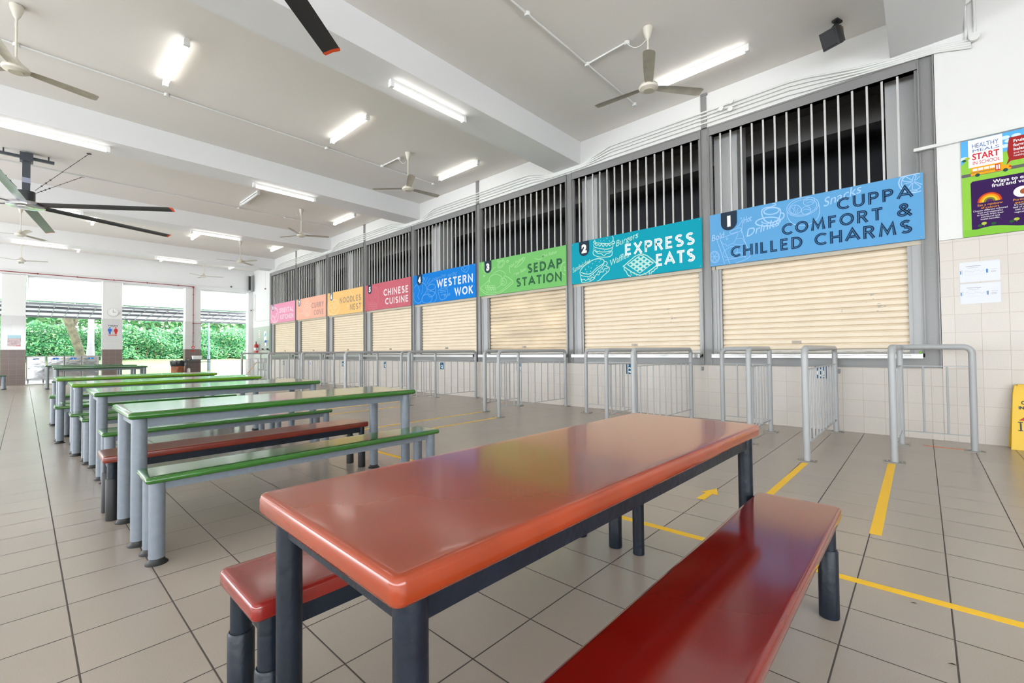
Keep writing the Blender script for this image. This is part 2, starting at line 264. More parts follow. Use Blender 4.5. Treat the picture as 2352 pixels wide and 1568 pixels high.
ART={1:[('l',15,[(933,667),(928,651),(914,638),(890,629),(860,625),(827,627),(795,634),(768,646),(750,661),(742,678),(746,694),(762,707),(786,716),(817,720),(850,718),(882,710),(908,698),(925,683),(933,667)]),('l',15,[(717,699),(722,629),(757,552),(811,514),(883,513),(931,557),(950,634),(934,685),(839,727),(755,732),(717,699)]),('l',15,[(950,621),(985,607),(990,565),(960,531),(925,538)]),('l',17,[(947,518),(940,499),(915,483),(875,472),(825,469),(770,473),(718,485),(675,502),(645,523),(634,545),(642,565),(669,581),(711,591),(762,594),(816,589),(867,577),(909,560),(937,540),(947,518)]),('l',13,[(883,530),(882,524),(878,519),(871,514),(861,511),(849,508),(835,506),(819,506),(803,506),(787,508),(771,511),(756,515),(743,520),(732,525),(723,531),(717,537),(715,543),(715,549),(719,554)]),('l',13,[(834,735),(870,740),(894,749),(882,769),(852,772)]),('l',7,[(1392,662),(1389,619),(1365,579),(1323,548),(1267,528),(1204,523),(1141,533),(1086,557),(1046,593),(1026,636),(1029,681),(1055,722),(1100,753),(1158,772),(1222,776),(1284,764),(1337,739),(1374,703),(1392,662)]),('l',6,[(1371,654),(1368,618),(1347,586),(1309,560),(1259,543),(1203,539),(1148,547),(1100,567),(1065,596),(1048,631),(1052,668),(1075,702),(1115,728),(1166,743),(1222,747),(1277,737),(1323,717),(1356,688),(1371,654)]),('l',7,[(1026,618),(1036,536),(1091,444),(1191,398),(1301,402),(1378,464),(1401,562),(1392,654)]),('l',6,[(1193,614),(1189,594),(1178,577),(1160,567),(1139,564),(1116,569),(1095,581),(1078,599),(1067,620),(1063,643),(1067,664),(1079,681),(1097,691),(1119,693),(1141,688),(1162,676),(1179,658),(1190,637),(1193,614)]),('l',5,[(1130,688),(1118,651),(1133,575)]),('l',5,[(1090,664),(1112,626),(1105,587)]),('l',5,[(1168,646),(1145,618),(1156,576)]),('l',6,[(1349,717),(1350,699),(1343,681),(1329,666),(1310,655),(1288,651),(1266,653),(1245,661),(1230,675),(1221,692),(1220,710),(1227,728),(1241,744),(1261,754),(1283,758),(1305,756),(1325,748),(1340,734),(1349,717)]),('l',5,[(1242,715),(1281,732),(1329,707)]),('l',5,[(1252,686),(1296,695),(1339,679)]),('l',6,[(1304,588),(1303,570),(1296,554),(1283,543),(1266,537),(1247,537),(1229,543),(1213,555),(1202,571),(1196,589),(1197,607),(1204,623),(1217,635),(1234,641),(1253,641),(1272,634),(1287,622),(1299,606),(1304,588)]),('l',5,[(1206,592),(1245,609),(1294,586)]),('l',13,[(2392,572),(2366,565),(2337,563),(2308,569),(2279,581),(2253,598),(2230,621),(2212,647),(2201,675),(2196,704),(2198,732),(2208,758),(2223,779),(2244,795),(2269,805),(2298,809),(2327,806),(2356,797),(2383,781)]),('l',9,[(2361,583),(2340,582),(2318,586),(2296,594),(2276,605),(2257,620),(2242,638),(2230,658),(2223,679),(2220,700),(2221,721),(2227,740),(2237,757),(2251,770),(2268,780),(2288,786),(2309,788),(2331,785),(2353,779)]),('l',8,[(2325,703),(2258,773),(2232,762),(2240,725),(2317,699)]),('l',8,[(2312,689),(2248,688),(2251,635),(2272,624),(2316,682)]),('l',8,[(2325,686),(2315,608),(2357,597),(2387,618),(2333,683)]),('l',8,[(2333,695),(2404,642)]),('l',8,[(2334,706),(2352,753),(2335,769),(2317,716)]),('l',8,[(2342,704),(2385,744)]),('l',6,[(131,130),(126,101),(113,77),(95,60),(72,52),(47,56),(24,69),(6,92),(-6,120),(-10,151),(-5,181),(8,206),(27,223),(50,230),(75,226),(97,212),(116,189),(127,161),(131,130)]),('l',5,[(117,133),(113,109),(103,88),(88,75),(69,69),(50,71),(32,83),(17,101),(8,124),(5,149),(8,174),(19,194),(34,208),(53,213),(72,210),(90,199),(105,181),(114,158),(117,133)]),('l',5,[(5,149),(117,133)]),('l',5,[(34,204),(88,78)]),('l',5,[(90,195),(32,86)]),('l',6,[(101,385),(147,238),(204,11)]),('l',6,[(143,407),(279,0)]),('l',6,[(143,407),(420,464),(440,503),(408,517),(294,488),(300,451),(394,462)]),('l',6,[(453,458),(495,281),(555,74),(359,3)]),('l',5,[(149,376),(189,318),(223,305),(250,272),(284,295),(338,308),(379,386),(400,440)]),('l',5,[(379,358),(457,351),(482,283)]),('l',5,[(337,286),(469,264)]),('l',5,[(187,188),(297,257),(389,213),(334,107),(226,109),(187,188)]),('l',5,[(375,158),(466,130),(490,56)]),('l',6,[(446,431),(462,627),(435,575),(382,529)]),('l',5,[(212,68),(517,87)]),('l',5,[(452,650),(452,647),(450,644),(448,643),(445,642),(441,643),(439,644),(436,647),(435,650),(434,654),(435,657),(436,660),(439,662),(442,662),(445,662),(448,660),(450,657),(452,654),(452,650)]),('l',5,[(253,384),(253,379),(251,375),(248,373),(244,372),(240,372),(237,375),(234,378),(232,383),(232,388),(232,393),(234,397),(237,400),(241,401),(245,400),(248,398),(251,394),(253,389),(253,384)])],
2:[('l',14,[(524,775),(530,731),(570,707),(649,687),(753,662),(830,653),(888,675),(904,712),(902,746),(883,776)]),('l',14,[(517,751),(496,729),(529,702),(563,702)]),('l',14,[(903,684),(938,655),(919,634),(881,642)]),('l',14,[(529,690),(562,656),(596,679),(628,633),(662,668),(701,615),(734,654),(772,609),(805,644),(836,610),(875,638)]),('l',14,[(509,694),(502,660),(542,624),(648,587),(765,559),(855,562),(899,583),(894,629)]),('l',14,[(508,630),(508,589),(567,550),(699,518),(828,509),(879,529),(886,568)]),('l',14,[(498,579),(483,546),(499,497),(592,448),(711,421),(814,415),(872,434),(881,484),(873,508)]),('l',12,[(527,562),(593,506),(659,495),(711,447),(763,479),(828,481),(860,504)]),('l',6,[(545,589),(545,588),(544,587),(543,586),(542,586),(540,586),(539,587),(538,588),(537,589),(537,590),(537,591),(538,592),(539,593),(541,593),(542,593),(543,592),(544,591),(545,590),(545,589)]),('l',6,[(625,559),(624,557),(624,557),(623,556),(621,556),(620,556),(619,557),(618,557),(617,559),(617,560),(617,561),(618,562),(619,563),(620,563),(621,563),(623,562),(624,561),(624,560),(625,559)]),('l',6,[(729,536),(729,535),(728,534),(727,534),(726,533),(725,534),(723,534),(722,535),(722,536),(721,537),(722,539),(722,540),(723,540),(725,540),(726,540),(727,539),(728,539),(729,537),(729,536)]),('l',6,[(820,528),(819,526),(819,526),(818,525),(816,525),(815,525),(814,526),(813,526),(812,528),(812,529),(812,530),(813,531),(814,531),(815,532),(816,531),(818,531),(819,530),(819,529),(820,528)]),('l',6,[(786,750),(785,748),(785,747),(783,746),(781,746),(780,746),(778,747),(777,749),(776,750),(775,752),(776,753),(777,754),(778,755),(780,755),(782,755),(783,754),(785,753),(785,752),(786,750)]),('l',6,[(654,727),(653,726),(653,725),(652,724),(650,724),(649,725),(648,725),(647,726),(646,727),(646,728),(646,730),(647,731),(648,731),(649,731),(651,731),(652,730),(653,730),(653,728),(654,727)]),('l',6,[(835,696),(835,695),(834,694),(833,693),(832,693),(830,693),(829,694),(828,695),(828,696),(827,697),(828,698),(828,699),(829,700),(831,700),(832,700),(833,699),(834,698),(835,697),(835,696)]),('l',6,[(719,727),(719,726),(718,725),(717,725),(716,724),(715,725),(713,725),(712,726),(712,727),(711,729),(712,730),(712,731),(713,731),(715,731),(716,731),(717,731),(718,730),(719,728),(719,727)]),('l',15,[(193,190),(198,238),(248,291),(347,354),(471,402),(592,413),(684,388),(716,349),(696,306),(636,280),(536,235),(467,180),(399,153),(302,171),(219,205)]),('l',14,[(193,190),(218,152),(302,124),(398,112),(494,159),(562,208),(656,254),(715,315)]),('l',13,[(204,153),(210,99),(238,60),(287,72),(314,39),(370,68),(411,40),(452,94),(506,70),(547,129),(600,111),(634,164),(693,157),(720,211),(766,205),(811,233)]),('l',13,[(716,338),(761,331),(780,294),(747,265),(779,243),(817,221),(810,165),(758,126),(692,88),(612,17),(559,0)]),('l',14,[(210,87),(223,44),(244,12),(355,2),(424,21),(520,63)]),('l',9,[(467,151),(520,97),(575,160),(641,198),(695,249),(734,278)]),('l',9,[(357,117),(384,67),(425,109)]),('l',9,[(589,199),(621,143)]),('l',9,[(662,236),(700,185)]),('l',10,[(746,179),(771,130)]),('l',8,[(323,251),(323,250),(322,249),(320,248),(318,248),(316,249),(315,249),(313,250),(312,251),(312,253),(312,254),(313,255),(315,255),(317,256),(318,255),(320,255),(322,254),(323,252),(323,251)]),('l',8,[(393,289),(392,288),(391,287),(390,287),(388,286),(386,287),(384,287),(383,288),(382,289),(382,291),(382,292),(383,293),(384,293),(386,294),(388,293),(390,293),(391,292),(392,290),(393,289)]),('l',8,[(475,337),(475,335),(474,335),(472,334),(471,334),(469,334),(467,335),(466,336),(465,337),(464,338),(465,339),(466,340),(467,341),(469,341),(471,341),(473,340),(474,339),(475,338),(475,337)]),('l',8,[(543,374),(543,373),(542,372),(540,371),(539,371),(537,371),(535,372),(534,373),(533,374),(532,375),(533,376),(534,377),(535,378),(537,378),(539,378),(541,377),(542,376),(543,375),(543,374)]),('l',8,[(623,351),(622,350),(621,349),(620,348),(618,348),(616,348),(615,349),(613,350),(612,351),(612,352),(612,353),(613,354),(615,355),(617,355),(618,355),(620,354),(622,353),(622,352),(623,351)]),('l',8,[(569,289),(568,288),(567,287),(566,286),(564,286),(562,286),(561,287),(559,288),(558,289),(558,290),(558,291),(559,292),(561,293),(562,293),(564,293),(566,292),(567,291),(568,290),(569,289)]),('l',8,[(447,258),(446,257),(446,256),(444,256),(442,256),(440,256),(439,257),(437,258),(436,259),(436,260),(436,261),(437,262),(439,263),(441,263),(442,263),(444,262),(446,261),(447,260),(447,258)]),('l',8,[(350,200),(350,199),(349,198),(347,198),(345,198),(343,198),(342,198),(340,199),(339,201),(339,202),(339,203),(340,204),(342,205),(343,205),(345,205),(347,204),(349,203),(350,202),(350,200)]),('l',8,[(432,202),(432,201),(431,200),(430,199),(428,199),(426,199),(424,200),(423,201),(422,202),(421,203),(422,204),(423,205),(424,206),(426,206),(428,206),(430,205),(431,204),(432,203),(432,202)]),('l',8,[(650,382),(649,380),(648,380),(647,379),(645,379),(643,379),(642,380),(640,381),(639,382),(639,383),(639,384),(640,385),(642,386),(643,386),(645,386),(647,385),(648,384),(649,383),(650,382)]),('p',4,[(1165,224),(1433,365),(1661,188),(1404,40)]),('l',17,[(1116,192),(1123,219),(1433,376),(1705,171),(1704,134),(1410,7),(1116,192)]),('l',16,[(1116,187),(1115,142),(1151,105),(1169,64),(1198,27),(1240,11)]),('l',16,[(1721,132),(1714,91),(1676,75),(1653,46),(1620,40),(1603,5)]),('l',10,[(1218,124),(1235,78),(1246,27)]),('l',10,[(1288,82),(1357,8)]),('l',12,[(1576,77),(1575,3)]),('l',10,[(1485,41),(1518,5)]),('b',4,[(1194,220),(1229,238),(1263,213),(1227,194)]),('b',4,[(1255,173),(1289,192),(1322,166),(1288,148)]),('b',4,[(1314,127),(1349,146),(1381,121),(1347,102)]),('b',4,[(1373,81),(1408,100),(1440,75),(1406,56)]),('b',4,[(1262,255),(1297,274),(1329,248),(1295,230)]),('b',4,[(1322,209),(1356,227),(1388,202),(1354,184)]),('b',4,[(1381,163),(1415,181),(1447,156),(1413,138)]),('b',4,[(1439,117),(1473,136),(1505,111),(1471,92)]),('b',4,[(1329,291),(1363,309),(1396,284),(1361,265)]),('b',4,[(1388,244),(1422,263),(1454,237),(1420,219)]),('b',4,[(1446,198),(1480,217),(1512,192),(1478,173)]),('b',4,[(1504,153),(1537,171),(1569,147),(1536,128)]),('b',4,[(1395,326),(1429,344),(1461,318),(1427,300)]),('b',4,[(1453,280),(1487,298),(1519,272),(1485,254)]),('b',4,[(1511,234),(1544,252),(1576,227),(1543,209)]),('b',4,[(1568,188),(1601,206),(1632,182),(1599,163)])],
3:[('l',13,[(21,185),(198,279),(329,345),(315,367)]),('l',13,[(21,185),(137,81),(310,14),(591,-2),(809,76),(969,156),(1061,223),(893,349),(813,378)]),('l',11,[(50,192),(196,96),(368,49),(647,52),(864,148),(1009,229)]),('l',13,[(357,277),(337,307),(329,338),(332,368),(347,395),(372,418),(406,436),(447,448),(493,453),(541,450),(589,441),(634,425),(674,404),(706,378),(729,350),(742,320),(745,290),(736,262),(717,237)]),('l',11,[(328,325),(284,209),(426,154),(593,147),(730,221)]),('l',11,[(865,245),(859,219),(842,198),(817,183),(787,177),(754,180),(723,193),(698,213),(682,239),(677,266),(683,292),(700,314),(725,329),(756,334),(789,331),(819,318),(844,297),(860,272),(865,245)]),('l',11,[(798,243),(796,231),(788,221),(778,215),(764,212),(750,213),(737,219),(727,228),(720,239),(717,252),(720,264),(727,273),(738,280),(751,283),(765,281),(778,275),(789,266),(796,255),(798,243)]),('l',11,[(444,482),(542,500),(653,525),(761,482),(827,435),(813,378),(759,335)]),('l',10,[(264,211),(262,203),(255,196),(245,192),(233,190),(220,191),(207,196),(197,202),(191,210),(189,219),(191,227),(198,233),(208,238),(220,239),(233,238),(245,234),(255,227),(262,219),(264,211)]),('l',10,[(344,202),(342,194),(335,188),(325,183),(313,182),(300,183),(288,187),(278,194),(272,202),(270,210),(272,218),(279,225),(289,229),(301,231),(314,229),(326,225),(336,219),(342,211),(344,202)]),('l',10,[(423,194),(421,186),(415,180),(405,175),(393,174),(380,175),(368,179),(358,185),(352,193),(350,202),(352,210),(359,216),(369,221),(381,222),(393,221),(405,217),(415,210),(421,203),(423,194)]),('l',10,[(502,186),(500,178),(493,171),(484,167),(472,165),(459,167),(447,171),(437,177),(431,185),(429,194),(431,202),(438,208),(448,212),(460,214),(472,213),(484,209),(494,202),(500,194),(502,186)]),('l',10,[(286,164),(284,156),(277,149),(267,145),(255,143),(242,145),(230,149),(220,155),(214,163),(211,172),(214,180),(220,186),(230,191),(243,192),(256,191),(268,187),(278,180),(284,173),(286,164)]),('l',10,[(366,156),(364,148),(358,141),(348,137),(335,135),(323,137),(311,141),(301,147),(294,155),(292,163),(294,171),(301,178),(311,182),(323,184),(336,183),(348,179),(358,172),(364,164),(366,156)]),('l',10,[(445,148),(443,140),(437,133),(427,129),(415,127),(402,129),(390,133),(380,139),(374,147),(372,155),(374,163),(381,170),(391,174),(403,176),(415,175),(427,170),(437,164),(443,156),(445,148)]),('l',10,[(524,140),(521,132),(515,125),(505,121),(493,119),(481,121),(469,125),(459,131),(453,139),(451,147),(453,155),(460,162),(470,166),(481,168),(494,166),(506,162),(515,156),(522,148),(524,140)]),('l',10,[(309,117),(306,109),(300,103),(290,98),(278,97),(265,98),(253,102),(243,108),(236,116),(234,125),(236,133),(243,139),(253,144),(265,146),(278,144),(290,140),(300,134),(307,126),(309,117)]),('l',10,[(388,109),(386,101),(380,95),(370,90),(358,89),(345,90),(333,94),(323,100),(317,108),(315,117),(317,125),(323,131),(333,136),(345,138),(358,136),(370,132),(380,126),(386,118),(388,109)]),('l',10,[(467,102),(465,94),(459,87),(449,83),(437,81),(424,82),(412,86),(403,93),(396,100),(394,109),(396,117),(403,124),(413,128),(425,130),(437,128),(449,124),(459,118),(465,110),(467,102)]),('l',10,[(545,94),(543,86),(537,80),(527,75),(515,73),(503,75),(491,79),(481,85),(475,93),(473,101),(475,109),(482,116),(491,120),(503,122),(516,120),(528,116),(537,110),(543,102),(545,94)]),('l',13,[(795,722),(810,702),(813,677),(802,649),(780,622),(748,599),(711,583),(673,576),(638,579),(611,590),(595,610),(592,636),(603,664),(626,691),(658,714),(696,730),(734,737),(768,734),(795,722)]),('l',10,[(767,702),(775,690),(776,673),(767,655),(751,637),(729,621),(704,610),(679,604),(656,604),(640,611),(631,623),(630,640),(639,658),(656,676),(678,692),(703,704),(728,709),(750,709),(767,702)]),('l',13,[(1104,544),(1181,571),(1283,652),(1359,697),(1408,681),(1333,607),(1231,545),(1129,525),(1104,544)]),('l',11,[(116,717),(100,638),(201,512)]),('l',11,[(174,730),(173,628),(230,539)]),('l',11,[(56,685),(116,758),(130,695)]),('l',13,[(647,739),(645,733),(639,728),(630,725),(620,724),(608,726),(597,729),(589,735),(583,742),(581,749),(583,755),(589,761),(598,764),(609,765),(620,763),(631,759),(640,753),(645,747),(647,739)]),('l',13,[(929,684),(927,676),(921,670),(913,666),(902,664),(891,666),(881,670),(872,677),(867,684),(865,693),(867,700),(873,707),(881,710),(892,712),(903,710),(913,706),(921,700),(927,692),(929,684)]),('l',13,[(191,452),(190,446),(185,440),(178,436),(170,435),(160,436),(152,440),(145,445),(140,452),(139,459),(141,466),(145,471),(152,475),(161,476),(170,475),(179,472),(186,466),(190,460),(191,452)]),('l',11,[(402,528),(487,597),(529,601)]),('l',13,[(948,555),(973,416)]),('l',11,[(1856,624),(1854,619),(1850,614),(1844,609),(1835,606),(1824,604),(1811,602),(1797,602),(1782,602),(1767,604),(1752,607),(1737,611),(1723,615),(1710,620),(1699,626),(1690,632),(1683,638),(1679,644),(1678,650)]),('l',11,[(2428,210),(2410,214),(2392,221),(2375,232),(2360,246),(2348,263),(2337,282),(2329,302),(2325,323),(2324,345),(2326,366),(2331,386),(2339,404),(2350,420),(2363,433),(2379,443),(2395,450),(2413,453),(2432,452)]),('l',10,[(2388,371),(2430,348),(2408,299),(2450,285)])],
4:[('l',17,[(46,457),(208,560),(405,562),(559,475),(596,331),(441,206),(362,71),(203,37),(43,145),(45,337)]),('l',15,[(208,512),(286,362),(205,227),(284,125)]),('l',15,[(405,515),(443,393),(363,260)]),('l',17,[(960,422),(965,396),(949,371),(917,349),(871,334),(816,328),(760,330),(709,341),(669,360),(645,384),(641,410),(656,436),(690,457),(737,472),(792,479),(848,476),(899,465),(938,446),(960,422)]),('l',17,[(635,397),(671,231),(746,155),(895,188),(988,316),(970,409)]),('l',15,[(826,149),(834,109),(817,70),(775,36),(713,13),(639,3),(561,6),(489,24),(431,53),(396,91),(387,132),(405,172),(449,206),(512,229),(587,239),(665,234),(736,216),(791,186),(826,149)]),('l',15,[(713,311),(773,307),(830,297),(882,282),(927,263),(964,240),(992,213),(1011,184),(1020,153),(1018,122),(1005,90),(983,60),(951,32),(911,6),(863,-16),(809,-34),(751,-47),(690,-55),(628,-58)]),('l',15,[(444,558),(523,690)]),('l',15,[(521,526),(637,676)]),('l',15,[(598,494),(750,640)]),('l',15,[(674,486),(862,581)]),('l',15,[(484,624),(446,710),(541,617)]),('l',15,[(1971,733),(2068,763),(2226,773),(2241,719),(2162,623),(2035,661),(1971,733)]),('l',13,[(2035,746),(2099,674),(2194,746)]),('l',15,[(1078,284),(1186,319),(1397,320),(1465,202),(1394,76),(1183,49),(1113,168),(1078,284)]),('l',13,[(1150,277),(1396,275)]),('l',13,[(1149,232),(1396,231)]),('l',13,[(1184,161),(1395,175)]),('l',13,[(1397,320),(1535,372)])],
5:[('l',18,[(154,513),(285,691),(541,705),(740,592),(788,402),(737,194),(537,50),(333,10),(178,130),(154,513)]),('l',18,[(259,639),(309,418),(437,272)]),('l',18,[(362,670),(438,433),(538,290)]),('l',18,[(465,686),(564,449),(639,335)]),('l',18,[(566,676),(664,466),(738,380)]),('l',16,[(319,228),(315,218),(304,210),(288,204),(267,202),(246,204),(225,209),(209,217),(198,227),(194,237),(198,247),(209,255),(226,261),(246,263),(268,261),(288,256),(304,248),(315,238),(319,228)]),('l',16,[(431,219),(428,209),(417,201),(401,195),(381,193),(359,195),(339,200),(323,208),(312,218),(308,228),(312,238),(323,246),(339,252),(360,254),(381,252),(401,247),(417,239),(428,229),(431,219)]),('l',16,[(543,210),(539,200),(528,192),(512,187),(493,185),(471,186),(452,191),(435,199),(425,209),(421,219),(425,229),(436,237),(452,243),(472,245),(493,243),(513,238),(529,230),(539,220),(543,210)]),('l',16,[(653,201),(649,191),(639,183),(623,178),(603,176),(582,178),(563,183),(547,191),(536,200),(533,211),(536,220),(547,228),(563,234),(583,236),(604,234),(623,229),(639,221),(649,211),(653,201)]),('l',16,[(349,160),(345,150),(335,142),(318,137),(298,135),(276,137),(256,142),(240,149),(229,159),(225,170),(229,180),(240,188),(256,193),(277,195),(298,194),(318,188),(335,181),(346,171),(349,160)]),('l',16,[(461,152),(458,142),(447,134),(431,129),(411,127),(390,128),(370,133),(353,141),(343,151),(339,161),(343,171),(353,179),(370,184),(390,186),(411,185),(431,180),(447,172),(458,162),(461,152)]),('l',16,[(573,143),(569,134),(558,126),(542,120),(522,118),(501,120),(482,125),(465,133),(455,142),(451,153),(455,162),(466,170),(482,176),(502,178),(523,176),(543,171),(559,163),(569,154),(573,143)]),('l',16,[(682,135),(679,125),(668,117),(652,112),(633,110),(612,112),(592,116),(576,124),(566,134),(563,144),(566,154),(577,162),(593,167),(612,169),(633,168),(653,163),(669,155),(679,145),(682,135)]),('l',16,[(380,93),(376,83),(365,75),(349,70),(329,68),(307,69),(287,74),(270,82),(260,92),(256,102),(260,112),(271,120),(287,126),(307,128),(329,126),(349,121),(365,113),(376,104),(380,93)]),('l',16,[(492,85),(488,75),(477,67),(461,62),(441,60),(420,61),(400,66),(384,74),(373,84),(369,94),(373,104),(384,112),(400,117),(420,120),(441,118),(461,113),(477,105),(488,96),(492,85)]),('l',16,[(602,77),(599,67),(588,59),(572,54),(552,52),(531,53),(512,58),(496,66),(485,76),(481,86),(485,96),(496,104),(512,109),(532,111),(553,110),(572,105),(588,97),(599,87),(602,77)]),('l',16,[(712,69),(708,60),(698,51),(682,46),(662,44),(642,46),(622,50),(606,58),(596,68),(592,78),(596,88),(606,96),(622,101),(642,103),(663,102),(682,97),(698,89),(708,79),(712,69)])],
6:[('l',20,[(879,213),(820,129),(715,63),(577,22),(421,12),(265,34),(129,87),(30,164),(-18,256),(-10,351),(54,438),(165,504),(308,543),(466,549),(619,524),(749,469),(842,393),(887,304),(879,213)]),('l',15,[(818,222),(766,148),(675,90),(556,54),(422,45),(288,64),(173,110),(89,177),(48,258),(56,341),(111,417),(206,475),(329,510),(465,516),(596,494),(708,447),(787,381),(825,303),(818,222)]),('l',20,[(116,366),(314,412),(443,341),(248,280),(149,333)]),('l',20,[(761,317),(752,287),(725,262),(683,245),(631,238),(576,242),(524,257),(481,280),(453,309),(443,341),(453,371),(481,396),(524,413),(576,420),(631,416),(683,401),(725,377),(752,348),(761,317)]),('l',20,[(571,181),(564,164),(541,149),(507,140),(465,136),(421,139),(378,148),(344,162),(321,180),(313,199),(321,216),(344,231),(379,240),(421,244),(466,240),(508,231),(542,217),(564,200),(571,181)]),('l',20,[(378,149),(368,118),(340,93),(297,75),(243,68),(186,71),(132,86),(88,109),(59,139),(49,171),(59,202),(88,227),(133,245),(187,252),(244,248),(297,233),(340,210),(369,181),(378,149)]),('l',20,[(379,407),(314,534),(444,538),(508,427)]),('l',16,[(683,323),(678,308),(664,295),(643,287),(617,284),(590,286),(564,293),(542,305),(529,319),(524,335),(529,350),(543,363),(564,371),(590,374),(617,372),(643,365),(664,353),(678,339),(683,323)]),('l',20,[(1520,764),(2333,59)]),('l',20,[(1011,667),(1102,688)]),('l',20,[(1341,244),(1518,245)]),('l',20,[(1430,353),(1430,237)])],
7:[('l',26,[(1061,296),(1057,274),(1043,255),(1023,242),(998,235),(971,237),(946,247),(925,263),(912,284),(907,307),(912,329),(925,348),(946,361),(971,368),(998,366),(1023,356),(1043,340),(1057,319),(1061,296)]),('l',26,[(1138,299),(1128,258),(1102,222),(1061,197),(1011,186),(958,189),(907,207),(866,238),(839,277),(829,320),(839,362),(866,398),(907,423),(957,434),(1011,430),(1061,412),(1102,381),(1128,342),(1138,299)]),('l',26,[(1213,302),(1200,242),(1160,190),(1099,153),(1024,136),(944,141),(868,168),(806,212),(765,270),(751,334),(765,396),(806,448),(868,484),(944,500),(1024,494),(1099,467),(1160,422),(1200,365),(1213,302)]),('l',26,[(1296,313),(1278,230),(1224,160),(1141,110),(1039,87),(929,94),(825,129),(740,190),(684,269),(664,357),(684,441),(740,512),(825,562),(929,583),(1039,575),(1141,537),(1224,476),(1278,398),(1296,313)]),('l',26,[(765,463),(778,498),(795,529),(815,557),(838,581),(864,601),(892,617),(922,627),(953,632),(984,632),(1016,627),(1046,617),(1076,602),(1103,582),(1129,559),(1151,531),(1171,500),(1187,467),(1200,431)]),('l',26,[(618,510),(631,551),(652,588),(680,623),(714,653),(754,677),(799,697),(847,710),(898,717),(950,718),(1002,712),(1053,700),(1102,682),(1148,659),(1189,631),(1225,598),(1256,562),(1279,523),(1296,483)]),('l',24,[(533,534),(652,391),(692,221)]),('l',24,[(412,459),(573,363)]),('l',24,[(372,156),(374,174),(381,191),(391,206),(405,220),(423,231),(443,240),(465,246),(489,249),(513,249),(537,246),(561,240),(583,231),(603,220),(620,206),(634,191),(644,174),(650,157),(652,140)]),('l',24,[(209,303),(168,135)])],
8:[('l',53,[(900,305),(875,199),(802,109),(689,45),(550,14),(399,22),(256,67),(139,144),(61,245),(33,357),(60,466),(137,558),(254,621),(397,649),(547,638),(687,590),(800,512),(874,413),(900,305)]),('l',19,[(814,310),(794,219),(735,142),(645,87),(534,61),(415,67),(301,105),(208,171),(146,257),(125,352),(145,444),(206,523),(299,577),(412,602),(532,593),(644,553),(734,487),(793,403),(814,310)]),('l',34,[(165,387),(265,268),(414,259)]),('l',34,[(513,123),(464,219),(610,304),(731,389),(610,378)]),('l',34,[(577,157),(572,138),(557,122),(533,111),(504,106),(474,107),(445,115),(421,129),(405,147),(400,166),(405,185),(421,201),(444,213),(473,218),(504,216),(533,208),(556,194),(572,176),(577,157)]),('l',29,[(683,373),(717,279),(586,231)]),('l',24,[(464,275),(456,263),(435,253),(402,246),(362,244),(319,247),(278,253),(245,264),(223,276),(215,290),(223,302),(244,312),(278,319),(318,321),(361,318),(402,311),(435,301),(456,288),(464,275)])]}
# ---------------- material set ----------------
m_ceil = mat('ceiling_paint', (.79,.76,.72), .8, bump=.08, bscale=14)
m_beam = mat('beam_paint', (.76,.76,.76), .75, bump=.05, bscale=20)
m_wall = mat('wall_paint', (.74,.735,.72), .6, bump=.04, bscale=20)
m_grey = mat('grey_gloss_paint', (.235,.232,.23), .3, bump=.15, bscale=30)
m_greyl = mat('light_grey_paint', (.36,.36,.36), .35, bump=.1, bscale=30)
m_bar = mat('bar_paint', (.56,.55,.53), .4)
m_rail = mat('railing_paint', (.38,.39,.395), .32, bump=.05, bscale=60)
m_shut = mat('shutter_cream', (.76,.645,.49), .42, noise=.05, nscale=3)
m_steel = mat('stainless_steel', (.44,.43,.42), .38, metal=1, bump=.05, bscale=12)
m_galv = mat('galvanised_guide', (.27,.27,.27), .45, metal=.7)
m_dark = mat('dark_gap', (.012,.012,.014), .6)
m_black = mat('black_plastic', (.016,.017,.019), .45)
m_white = mat('white_plastic', (.82,.82,.80), .4)
m_pipe = mat('white_conduit', (.72,.72,.70), .4)
m_yel = mat('yellow_tape', (.95,.56,.01), .5)
m_ora = mat('orange_tape', (.9,.2,.05), .5)
m_red = mat('red_gloss', (.6,.02,.015), .3)
m_redpipe = mat('red_pipe_paint', (.25,.02,.02), .35)
m_navy = mat('navy_print', (.02,.045,.10), .5)
m_blue = mat('blue_label', (.01,.13,.55), .5)
m_tube = mat('tube_glow', (1,.975,.93), .4, emit=TUBE)
m_tubeoff = mat('tube_off', (.8,.8,.82), .2)
m_fan = mat('fan_enamel', (.66,.62,.53), .4)
m_blade = mat('fan_blade', (.40,.365,.29), .45, noise=.15, nscale=10)
m_floor = tile_mat('floor_tiles', (.375,.318,.27), (.055,.042,.034), (0,1), .31, .31, -.246, .136, .0027, .26, spec=.7, noise=.10, bump=.25, nscale=220)
m_wtile = tile_mat('cream_wall_tiles', (.60,.553,.50), (.49,.44,.37), (0,2), .209, .205, .066, .0, .0018, .35, noise=.06, bump=.3, nscale=90)
m_ptile = tile_mat('white_pillar_tiles', (.62,.62,.61), (.5,.5,.5), (1,2), .3, .3, 0, 1.28, .002, .08, noise=.02, bump=.2)
m_btile = tile_mat('brown_pillar_tiles', (.17,.125,.11), (.3,.27,.25), (1,2), .19, .19, 2.10, .02, .002, .3, noise=.06)
m_gtile = tile_mat('grey_green_tiles', (.47,.50,.45), (.4,.42,.38), (0,2), .3, .3, 0, 0, .002, .25, noise=.03)
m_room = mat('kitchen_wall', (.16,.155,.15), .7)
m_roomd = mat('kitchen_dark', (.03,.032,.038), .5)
m_kcol = mat('kitchen_column_paint', (.5,.5,.5), .6)

